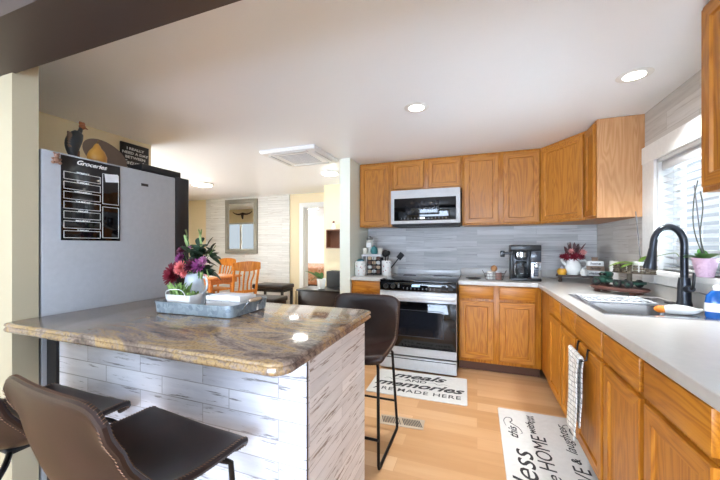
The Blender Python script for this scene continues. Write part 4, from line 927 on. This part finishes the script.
b0 = Vector((.870, 3.615, RZ+.155)); t = thing('flower_bouquet', 'bunch of dark red and pink flowers with brown leaves in the white corner pitcher', 'flowers', tuple(b0))
for cn, p, r in (('burgundy', (-.06, -.03, .015), .045), ('burgundy', (.0, -.05, .02), .05), ('burgundy', (.06, -.02, .02), .04), ('pk', (.075, -.03, .06), .036), ('pk', (-.02, -.03, .07), .032), ('burgundy', (-.09, 0, .02), .03)):
    m = MB(); bloom(m, b0+Vector(p), r, (p[0]*2, -1, .4), 4, 11, sharp=.7); m.build('bloom', col['burgundy'] if cn != 'pk' else plain('dusty_pink_petals', (212, 138, 132), .6), t, world=True)
m = MB()
for k in range(26):
    x = random.choice((-.06, .05, .03, -.04, .07)); a = random.uniform(-1, 1); leaf(m, b0+Vector((x*.5, 0, .03)), (x*6+a*.4, random.uniform(-.3, .2), 1.3), random.uniform(.07, .15), .034, .1, roll=random.uniform(-1, 1))
m.build('brown_foliage', plain('brown_leaf', (104, 72, 74), .6), t, world=True)
m = MB()
for cn, p in (('a', (-.06, -.03, .015)), ('a', (0, -.05, .02)), ('a', (.06, -.02, .02)), ('a', (.075, -.03, .06)), ('a', (-.02, -.03, .07)), ('a', (-.09, 0, .02))): m.tube([b0+Vector((0, 0, -.03)), b0+Vector(p)], .003, 6)
m.build('stems', dark_leaf, t, world=True)
t = thing('yellow_pot', 'small round yellow pot with a lid at the left end of the riser', 'pot', (.775, 3.60, RZ))
MB().lathe([(.001, 0), (.032, 0), (.042, .02), (.042, .035), (.030, .058), (.001, .06)], (0, 0, 0), 20).build('body', plain('yellow_glaze', (222, 164, 50), .35), t)
MB().lathe([(.012, .06), (.015, .068), (.010, .082), (.001, .085)], (0, 0, 0), 14).build('lid_knob', plain('pale_grey_glaze', (180, 184, 196), .4), t)
t = thing('creamer', 'tiny white creamer between the corner pitcher and the word blocks', 'jug', (.940, 3.535, RZ))
MB().lathe([(.001, 0), (.022, 0), (.032, .02), (.030, .04), (.022, .052), (.025, .06), (.021, .06), (.001, .05)], (0, 0, 0), 18).build('body', white_cer, t)
MB().tube(bez([(.02, -.01, .05), (.045, -.015, .045), (.03, -.01, .018)], 5), .004, 8).build('handle', white_cer, t)
for k, (wd_, h, m_, tx, lab) in enumerate(((.145, .048, white_cer, 'blessed', 'lowest white word block of the stack on the riser'), (.135, .042, plain('tan_block', (150, 124, 104), .6), 'family', 'tan middle word block of the stack on the riser'), (.125, .046, white_cer, 'home', 'topmost white word block of the stack on the riser'))):
    z = RZ+sum((.0485, .0425, .0465)[:k]); t = thing('word_block', lab, 'block', (1.035, 3.555, z), math.radians(-12), 'stacked word blocks')
    MB().box(-wd_/2, wd_/2, -.02, .02, 0, h, .003).build('block', m_, t)
    text_mb(tx, .034, .1, .0005, 1.0, bold=.0006).xf(Matrix.Translation((0, -.0207, h*.5))).build('lettering', ink, t, smooth=0)
t = thing('block_ornament', 'little wooden ornament on top of the word blocks', 'ornament', (1.03, 3.557, RZ+.138))
MB().box(-.022, .022, -.01, .01, 0, .03, .003).prism([(-.028, -.01), (.028, -.01), (.028, .01), (-.028, .01)], .0302, .034).build('body', _mats['tan_block'], t)
t = thing('pillar_candle', 'tall white candle standing in the corner behind the green truck', 'candle', (1.10, 3.32, CZ))
MB().lathe([(.001, 0), (.032, 0), (.032, .215), (.03, .22), (.001, .218)], (0, 0, 0), 22).build('wax', plain('candle_wax', (226, 224, 220), .5), t); MB().tube([(0, 0, .217), (.001, 0, .231)], .0015, 6).build('wick', black, t)
# truck on a slab
t = thing('wood_slab', 'oval reddish wooden slab stand under the green truck', 'stand', (.985, 2.90, CZ), math.radians(-50))
M_ = Matrix.Diagonal((1, .62, 1, 1))
m = MB().lathe([(.001, .022), (.165, .022), (.185, .028), (.190, .040), (.182, .048), (.001, .048)], (0, 0, 0), 36).xf(M_); 
for v in m.v: v.x *= 1+.03*math.sin(9*math.atan2(v.y, v.x)); v.y *= 1+.04*math.sin(7*math.atan2(v.y, v.x))
m.build('slab', red_wood, t)
for x, y in ((-.12, -.04), (.12, -.04), (-.12, .04), (.12, .04)): MB().lathe([(.018, 0), (.022, .01), (.018, .0218)], (x, y, 0), 12).build('foot', red_wood, t)
t = thing('toy_truck', 'green metal toy truck carrying a wooden slatted bed', 'toy truck', (.985, 2.90, CZ+.0485), math.radians(-50))
tg = plain('truck_green', (30, 74, 60), .35)
m = MB().box(-.15, -.06, -.05, .05, .022, .062, .012); m.box(-.105, -.055, -.045, .045, .06, .105, .012); m.build('cab', tg, t)
MB().box(-.104, -.056, -.0465, .0465, .075, .096, .003).build('cab_window', black_glass, t)
MB().box(-.055, .16, -.045, .045, .028, .046, .003).build('chassis', tg, t)
for x in (-.115, .03, .105):
    for y in (-.05, .05):
        o = MB().lathe([(.001, -.008), (.024, -.008), (.028, -.004), (.028, .004), (.024, .008), (.001, .008)], (0, 0, 0), 20).xf(Matrix.Translation((x, y+(.009 if y > 0 else -.009), .0285)) @ Matrix.Rotation(PI/2, 4, 'X')).build('wheel', matte_black, t)
        MB().lathe([(.001, 0), (.012, 0), (.010, .003), (.001, .004)], (0, 0, 0), 14).xf(Matrix.Translation((x, y+(.0175 if y > 0 else -.0175), .0285)) @ Matrix.Rotation(PI/2 if y < 0 else -PI/2, 4, 'X')).build('hubcap', tg, o)
MB().box(-.155, -.149, -.045, .045, .02, .032, .002).build('bumper', steel, t)
cork = plain('tan_wood', (92, 80, 64), .7)
t = thing('slatted_tray', 'oval tan wooden tray with a beaded rim on top of the green truck', 'tray', (1.052, 2.815, CZ+.157), math.radians(-50))
z0 = -.002
MB().lathe([(.001, 0), (.135, 0), (.138, .008), (.001, .009)], (0, 0, z0), 36).xf(Matrix.Diagonal((1, .55, 1, 1))).build('base_board', cork, t)
d = MB()
for k in range(21):
    a = 2*PI*k/21; st = len(d.v)
    for zz in (.016, .034, .052): d.box(-.0125, .0125, -.006, .006, zz+z0-.0068, zz+z0+.0085, .004)
    d.xf(Matrix.Translation((.125*math.cos(a), .070*math.sin(a), 0)) @ Matrix.Rotation(math.atan2(.55*math.cos(a), -math.sin(a)), 4, 'Z'), st)
d.build('beaded_rim', cork, t)
MB().lathe([(.016, -.0600), (.016, 0)], (-.03, 0, -.0025), 14).build('post', cork, t)
# potted plants
def pot_plant(name, label, loc, pot, potm, leaves, lm, extra=None):
    t = thing(name, label, 'plant', loc)
    r0, r1, h = pot; MB().lathe([(.001, 0), (r0, 0), (r1, h), (r1*.92, h), (r1*.88, h*.85), (.001, h*.85)], (0, 0, 0), 26).build('pot', potm, t)
    m = MB()
    for (b, d_, L_, w_, dr_) in leaves: leaf(m, b, d_, L_, w_, dr_, n=10)
    m.build('leaves', lm, t)
    return t
t = pot_plant('potted_orchid', 'green leafy plant in a white pot with a tall stake, on the wooden tray', (1.075, 2.80, CZ+.1645), (.03, .042, .075), white_cer,
    [((0, 0, .06), (-1, -.1, .35), .20, .045, .45), ((0, 0, .06), (-.8, .3, .2), .16, .05, .35), ((0, 0, .06), (.8, -.3, .6), .13, .05, .4), ((0, 0, .06), (.3, -.5, 1), .10, .045, .3), ((0, 0, .06), (.6, .4, .9), .12, .04, .4), ((0, 0, .06), (-.9, -.4, .1), .14, .045, .3)], plain('yellow_green_leaf', (142, 178, 76), .4))
MB().tube([(.01, 0, .05), (-.02, .0, .43)], .0032, 8).build('stake', plain('stake_grey', (92, 92, 96), .5), t)
MB().tube(bez([(.01, 0, .06), (.06, -.06, .11), (.12, -.16, .14), (.10, -.26, .12)], 6), .0025, 6).build('stem', plain('stem_green', (120, 140, 90), .5), t)
pk = N('pink_ribbed_pot'); tc = pk.n('ShaderNodeTexCoord'); vo = pk.n('ShaderNodeTexVoronoi', Scale=70.); pk.l(tc, 'Object', vo, 'Vector'); bp = pk.n('ShaderNodeBump', Strength=.7, Distance=.004); pk.l(vo, 'Distance', bp, 'Height'); pk.l(bp, 0, pk.b, 'Normal'); pk.set(Base_Color=lin((206, 172, 190)), Roughness=.35)
t = pot_plant('orchid', 'orchid with bare stems in a pink textured pot on the window sill', (1.142, 2.235, WZ0+.0005), (.034, .054, .10), pk.m,
    [((0, 0, .09), (-.4, .9, .5), .12, .06, .4), ((0, 0, .09), (-.7, .3, .5), .10, .05, .3), ((0, 0, .09), (.1, -.8, .6), .14, .055, .35), ((0, 0, .09), (-.1, .5, 1.2), .09, .05, .25), ((0, 0, .09), (-.5, -.6, .6), .12, .06, .3)], plain('orchid_leaf', (74, 122, 56), .35))
for p in ([(0, .0, .09), (-.02, .03, .20), (-.04, .02, .30), (-.06, -.03, .42), (-.08, -.10, .50)], [(0, -.01, .09), (-.03, -.02, .22), (-.06, -.10, .36), (-.09, -.14, .44)]):
    MB().tube(bez(p, 6), .003, 6).build('stem', plain('orchid_stem', (70, 72, 60), .5), t)
MB().tube([(.0, .01, .05), (-.02, .05, .50)], .003, 8).build('stake', _mats['stake_grey'], t)
# soap bottle and brush
t = thing('soap_bottle', 'blue dish soap bottle with a white label beside the faucet', 'bottle', (1.085, 2.045, .919))
MB().lathe([(.001, 0), (.036, 0), (.040, .008), (.041, .07), (.036, .105), (.022, .125), (.014, .132), (.001, .132)], (0, 0, 0), 24, sy=.7).build('bottle', plain('blue_plastic', (28, 96, 176), .15), t)
MB().lathe([(.013, .1325), (.014, .15), (.008, .158), (.001, .16)], (0, 0, 0), 16).build('cap', white_cer, t)
MB().lathe([(.0418, .03), (.0422, .05), (.0418, .072)], (0, 0, 0), 24, sy=.7).build('label', white_cer, t)
t = thing('dish_brush', 'white dish brush with an orange head lying on the rim of the sink', 'brush', (1.00, 2.10, .925))
MB().tube(bez([(.93, 2.135, .932), (.97, 2.115, .938), (1.03, 2.10, .937), (1.075, 2.125, .94)], 5), [.020, .022, .024, .025, .026, .026, .025, .024, .022, .020, .017, .014, .011, .010, .009, .008], 12).build('handle', white_cer, t, world=True)
MB().ball((.915, 2.14, .932), .026, sx=1.2, sy=.9, sz=.75, seg=14).build('scrubber', plain('orange_sponge', (236, 130, 30), .6), t, world=True)
# towel on the cabinet door
XD = .551
t = thing('over_door_bar', 'black over-the-door towel bar on the sink cabinet door', 'towel bar', (.53, 2.07, .70))
d = MB()
for y in (2.16, 1.99): d.tube([(XD+.004, y, .716), (XD-.004, y, .722), (XD-.008, y, .70), (XD-.010, y, .665), (XD-.035, y, .655), (XD-.040, y, .668)], .0045, 8)
d.build('hooks', iron, t, world=True); MB().tube([(XD-.040, 1.955, .668), (XD-.040, 2.185, .668)], .0048, 8).build('bar', iron, t, world=True)
tw = N('checked_cotton'); cbx = uvw(tw, 'YZX', (1, 1, 1)); ck = tw.n('ShaderNodeTexBrick', offset=.5); 
for k, v in (('Scale', 1.), ('Mortar Size', .0022), ('Brick Width', .05), ('Row Height', .026)): ck.inputs[k].default_value = v
ck.inputs['Color1'].default_value = lin((232, 230, 224)); ck.inputs['Color2'].default_value = lin((222, 218, 210)); ck.inputs['Mortar'].default_value = lin((150, 146, 140)); tw.l(cbx, 0, ck, 'Vector'); tw.l(ck, 0, tw.b, 'Base Color'); tw.set(Roughness=.85)
def cloth(x, y0, y1, ztop, zbot, name_mat):
    m = MB(); nu_, nv_ = 14, 16; vs = []
    for i in range(nv_+1):
        z = ztop+(zbot-ztop)*i/nv_
        for j in range(nu_+1):
            y = y0+(y1-y0)*j/nu_; q = j/nu_
            vs.append((x-.006*math.sin(q*11+.5)*min(1, i/4+.2)-.012*i/nv_, y+.006*math.sin(i*.5), z-.01*math.sin(q*7)*i/nv_))
    m.add(vs, [(i*(nu_+1)+j, i*(nu_+1)+j+1, (i+1)*(nu_+1)+j+1, (i+1)*(nu_+1)+j) for i in range(nv_) for j in range(nu_)]); return m
t = thing('dish_towel', 'white patterned dish towel hanging from the black door bar', 'towel', (.51, 2.08, .67))
m = cloth(XD-.048, 1.975, 2.178, .672, .235, None); k0 = len(m.v); o = m.build('front_fall', tw.m, t, world=True, smooth=80)
sd = o.modifiers.new('t', 'SOLIDIFY'); sd.thickness = .003
o = cloth(XD-.022, 1.985, 2.17, .672, .30, None).build('back_fall', tw.m, t, world=True, smooth=80); sd = o.modifiers.new('t', 'SOLIDIFY'); sd.thickness = .003
MB().tube([(XD-.040, 1.975, .676), (XD-.040, 2.178, .676)], .0115, 10).build('fold', tw.m, t, world=True)

# ============================================================ DINING AREA
def make_chair(label):
    t = thing('dining_chair', label, 'chair', (0, 0, 0), 0, 'honey wood dining chairs')
    MB().box(-.22, .22, -.21, .21, .435, .465, .012).build('seat', chair_wood, t)
    for s in (-1, 1):
        MB().tube([(s*.19, .18, 0), (s*.185, .175, .12), (s*.185, .172, .30), (s*.185, .17, .4345)], [.014, .022, .019, .024], 12).build('leg', chair_wood, t)
        MB().tube(bez([(s*.19, -.24, 0), (s*.19, -.19, .40), (s*.195, -.21, .60), (s*.205, -.27, .93)], 5), .019, 10).build('rear_leg', chair_wood, t)
    MB().box(-.17, .17, .165, .18, .20, .225, .005).build('front_stretcher', chair_wood, t)
    m = MB(); nz = 8; vs = []
    pr = [(-.245, .86), (-.245, .99), (-.24, 1.0), (-.24, .855)]
    xs = [-.235+.47*i/14 for i in range(15)]
    for x in xs:
        q = x/.235; b = -.262-.03*(1-q*q)
        top = .995+.025*(1-q*q); bot = .875-.012*math.cos(q*PI)
        vs += [(x, b-.011, bot), (x, b+.011, bot), (x, b+.011, top), (x, b-.011, top)]
    fs = [(4*i+k, 4*i+(k+1) % 4, 4*i+4+(k+1) % 4, 4*i+4+k) for i in range(14) for k in range(4)]+[(0, 1, 2, 3), (59, 58, 57, 56)]
    m.add(vs, fs).build('crest_rail', chair_wood, t)
    MB().box(-.18, .18, -.225, -.20, .52, .565, .005).build('lower_rail', chair_wood, t)
    for x in (-.115, -.04, .04, .115):
        k = x*.25; MB().tube(bez([(x*.9, -.212, .56), (x*.85, -.225, .68), (x*1.05, -.262, .80), (x*1.0, -.283, .885)], 4), [.013]*12+[.013], 8).build('splat', chair_wood, t)
    return t
c1 = make_chair('honey wood dining chair nearest the peninsula, at the right of the table'); c1.location = (-3.62, 4.18, 0); c1.rotation_euler.z = math.radians(68)
c2 = copy_tree(c1); c2['label'] = 'honey wood dining chair behind the flowers, at the far side of the table'; c2.location = (-4.62, 4.72, 0); c2.rotation_euler.z = math.radians(170)
t = thing('dining_table', 'honey wood dining table behind the flowers and the tray', 'table', (-4.45, 4.18, 0))
edge_slab(-.55, .62, -.36, .36, 0, 0, (.05,)*4, [(.01, .725), (0, .735), (0, .75), (.012, .76)]).build('tabletop', table_wood, t)
m = MB(); m.cells([-.47, -.445, .52, .545], [-.29, -.265, .265, .29], lambda i, j: i == 1 and j == 1, .64, .7245, 'z'); m.build('apron', table_wood, t)
for x in (-.42, .49):
    for y in (-.24, .24): MB().lathe([(.022, 0), (.03, .05), (.022, .10), (.038, .30), (.028, .50), (.04, .56), (.04, .639)], (x, y, 0), 16).build('leg', table_wood, t)
o = MB().box(-4.75, -4.0, 4.0, 4.36, .7605, .764, .001).build('table_runner', plain('pale_runner', (226, 208, 204), .8), at=(-4.4, 4.18, .7605)); tag(o, 'pale cloth runner lying on the dining table', 'runner')
o = MB().lathe([(.001, 0), (.10, 0), (.125, .015), (.10, .008), (.001, .006)], (-4.25, 4.16, .7645), 28).build('plate', plain('pink_plate', (214, 150, 158), .3), at=(-4.25, 4.16, .7645)); tag(o, 'pink plate on the runner of the dining table', 'plate')
def bench(label, loc, rz, w2, d2, h):
    t = thing('low_stool', label, 'stool', loc, rz, 'dark padded low stools')
    MB().box(-w2, w2, -d2, d2, h-.075, h, .02, seg=3).build('cushion', lth_dark, t)
    MB().box(-w2+.02, w2-.02, -d2+.02, d2-.02, h-.125, h-.0755, .003).build('frame', matte_black, t)
    for x in (-w2+.04, w2-.04):
        for y in (-d2+.04, d2-.04): MB().box(x-.02, x+.02, y-.02, y+.02, 0, h-.1255, .004).build('leg', matte_black, t)
    return t
bench('dark padded low stool against the white boarded wall', (-3.52, 4.98, 0), 0, .33, .19, .56)
bench('dark padded low stool in front of the boarded wall, nearer the tray', (-2.92, 3.86, 0), math.radians(4), .32, .18, .53)
t = thing('low_cabinet', 'dark brown low cabinet in the hall with a potted plant on it', 'cabinet', (-2.30, 4.25, 0))
MB().box(-2.46, -1.56, 4.08, 4.46, .04, .605, .004).build('body', lth_dark, t, world=True)
MB().box(-2.48, -1.54, 4.06, 4.48, .6055, .63, .004).build('top', black, t, world=True)
MB().box(-2.44, -1.58, 4.10, 4.44, 0, .04).build('base', black, t, world=True)
MB().box(-2.482, -2.462, 4.038, 4.058, .0, .604, .002).build('corner_post', plain('lit_post_tone', (150, 128, 90), .4, .4), t, world=True)  # lit corner post, the light on it put into its colour
pot_plant('potted_plant', 'broad leaved green plant in a white pot on the dark hall cabinet', (-2.15, 4.22, .6305), (.05, .07, .15), white_cer,
    [((0, 0, .13), (-1, 0, .75), .34, .10, .25), ((0, 0, .13), (-.7, .2, 1.), .24, .09, .35), ((0, 0, .13), (.1, -.1, 1.), .16, .07, .3), ((0, 0, .13), (-.3, -.4, .5), .17, .08, .5), ((0, 0, .13), (-.55, .0, .3), .2, .07, .6)], plain('hall_leaf', (78, 118, 62), .4))
t = thing('tv_cabinet', 'small dark cabinet against the cream hall wall beyond the plant', 'cabinet', (-1.95, 4.65, 0))
MB().box(-2.22, -1.60, 4.53, 4.745, 0, .86, .004).build('body', matte_black, t, world=True); MB().box(-2.215, -1.92, 4.52, 4.5295, .06, .84, .003).build('door', matte_black, t, world=True)
t = thing('wall_shelf', 'small brown wooden wall shelf on the cream hall wall', 'shelf', (-2.08, 4.68, 1.30))
m = MB(); m.box(-2.26, -1.98, 4.60, 4.748, 1.50, 1.52, .002); m.box(-2.26, -1.98, 4.60, 4.748, 1.22, 1.24, .002)
for x in (-2.26, -1.995): m.box(x, x+.015, 4.60, 4.748, 1.2401, 1.4999)
m.box(-2.2449, -1.9951, 4.735, 4.748, 1.2401, 1.4999); m.build('case', plain('mid_brown_wood', (120, 74, 50), .5), t, world=True)
t = thing('angel_figurine', 'small white figurine with a brown head on top of the wall shelf', 'figurine', (-2.16, 4.67, 1.5205))
MB().lathe([(.001, 0), (.045, 0), (.03, .06), (.018, .10), (.001, .105)], (0, 0, 0), 16).build('body', white_cer, t); MB().ball((0, 0, .12), .02).build('head', plain('brown_resin_dark', (120, 70, 50), .6), t)
m = MB()
for s in (-1, 1): leaf(m, (0, .02, .07), (s, .1, .5), .09, .05, .1)
m.build('wings', white_cer, t)
# mirror
t = thing('wall_mirror', 'tall framed mirror on the white boarded wall', 'mirror', (-4.57, 5.37, 1.67))
x0, x1, z0, z1 = -4.97, -4.17, 1.10, 2.215
m = MB(); m.cells([x0, x0+.06, x1-.06, x1], [z0, z0+.06, z1-.06, z1], lambda i, j: i == 1 and j == 1, 5.335, 5.374, 'y'); m.cells([x0+.058, x0+.085, x1-.085, x1-.058], [z0+.058, z0+.085, z1-.085, z1-.058], lambda i, j: i == 1 and j == 1, 5.345, 5.374, 'y')
m.build('frame', plain('pewter_frame', (150, 148, 138), .4, .3), t, world=True); MB().box(x0+.08, x1-.08, 5.356, 5.366, z0+.08, z1-.08).build('mirror_plate', mirror_mat, t, world=True)
# horns above the dining window (seen in the mirror)
t = thing('longhorn_skull', 'dark longhorn skull on the cream wall above the dining window', 'wall decoration', (-6.08, 3.52, 2.1))
hm = plain('horn_brown', (62, 44, 36), .5)
m = MB().tube([(-6.08, 3.53, 2.15), (-6.08, 3.54, 2.08), (-6.08, 3.53, 1.99)], [.04, .035, .018], 14); m.build('skull', hm, t, world=True)
for q_ in (-1, 1): MB().tube(bez([(-6.08, 3.53, 2.145), (-6.08+q_*.13, 3.54, 2.12), (-6.08+q_*.26, 3.54, 2.15), (-6.08+q_*.33, 3.54, 2.20)], 6), [.028-.0012*i for i in range(19)], 10).build('horn', hm, t, world=True)
# bedroom
t = thing('bed', 'bed with a coral patterned cover seen through the doorway', 'bed', (-4.0, 7.6, 0))
bedc = N('coral_patterned_cover'); tc = bedc.n('ShaderNodeTexCoord'); vo = bedc.n('ShaderNodeTexVoronoi', Scale=9.); bedc.l(tc, 'Object', vo, 'Vector'); cr = bedc.n('ShaderNodeValToRGB'); ramp(cr, [(.1, lin((190, 120, 96))), (.35, lin((226, 190, 168))), (.6, lin((206, 150, 120)))]); bedc.l(vo, 'Distance', cr, 0); bedc.l(cr, 0, bedc.b, 'Base Color'); bedc.set(Roughness=.9)
MB().box(-.95, .95, -.75, .75, .12, .34, .02).build('frame', dark_wood, t); MB().box(-.98, .98, -.78, .78, .30, .74, .09, seg=4).build('cover', bedc.m, t)
MB().box(-.98, -.92, -.78, .78, 0, 1.05, .02).build('headboard', dark_wood, t)
for x in (-.85, .85):
    for y in (-.65, .65): MB().box(x-.03, x+.03, y-.03, y+.03, 0, .12).build('leg', dark_wood, t)
t = thing('night_table', 'small bedside table beyond the bed, under the lamp', 'table', (-3.75, 8.75, 0))
MB().box(-.25, .25, -.2, .2, .62, .66, .006).build('top', dark_wood, t); MB().box(-.22, .22, -.18, .18, .1, .6195, .004).build('body', dark_wood, t)
for x in (-.19, .19):
    for y in (-.15, .15): MB().box(x-.02, x+.02, y-.02, y+.02, 0, .0995).build('leg', dark_wood, t)
t = thing('table_lamp', 'bedside lamp with a tan shade in the bedroom', 'lamp', (-3.75, 8.75, .6605))
MB().lathe([(.001, 0), (.08, 0), (.08, .02), (.02, .04), (.04, .18), (.015, .30), (.012, .42)], (0, 0, 0), 18).build('base', white_cer, t)
MB().lathe([(.20, .38), (.15, .66)], (0, 0, 0), 28).build('lamp_shade', emit('lamp_shade_fabric', (214, 164, 110), .5), t)

# ============================================================ OUTSIDE THE WINDOWS
grass = plain('grass_green', (96, 118, 66), .9)
def tree(label, x, y, h, r, n=420, seed=1):
    random.seed(seed); t = thing('leafy_tree', label, 'tree', (x, y, -.3), 0, 'trees outside the windows')
    m = MB().tube(bez([(0, 0, 0), (.05, 0, h*.3), (0, .05, h*.55), (.03, 0, h*.9)], 5), [.12-.006*i for i in range(16)], 10)
    br = []
    for k in range(14):
        a = random.uniform(0, 2*PI); z = h*random.uniform(.3, .8); e = Vector((math.cos(a)*r*.7, math.sin(a)*r*.7, z+r*.3)); br.append((Vector((0, 0, z)), e)); m.tube([(0, 0, z), e], [.04, .01], 6)
    m.build('trunk', plain('tree_bark', (84, 70, 58), .9), t)
    m = MB()
    for k in range(n):
        while True:
            p = Vector((random.uniform(-1, 1), random.uniform(-1, 1), random.uniform(-1, 1)))
            if .35 < p.length < 1: break
        p = Vector((p.x*r, p.y*r, h*.68+p.z*h*.36)); a = random.uniform(0, 2*PI); leaf(m, p, (math.cos(a), math.sin(a), random.uniform(-.5, .6)), .16, .09, .2, n=3)
    m.build('foliage', plain('tree_leaves', (84, 112, 72), .6), t)
tree('leafy tree outside the kitchen window, on the left side', 7.2, 7.2, 4.6, 1.6, seed=4); tree('leafy tree outside the kitchen window, on the right side', 5.4, 3.6, 3.6, 1.4, seed=5)
tree('leafy tree outside the dining window, seen in the mirror', -6.6, -3.4, 3.4, 1.6, seed=6)
o = MB().box(-16, 16, -16, 20, -.36, -.3).build('lawn', grass); o['kind'] = 'structure'
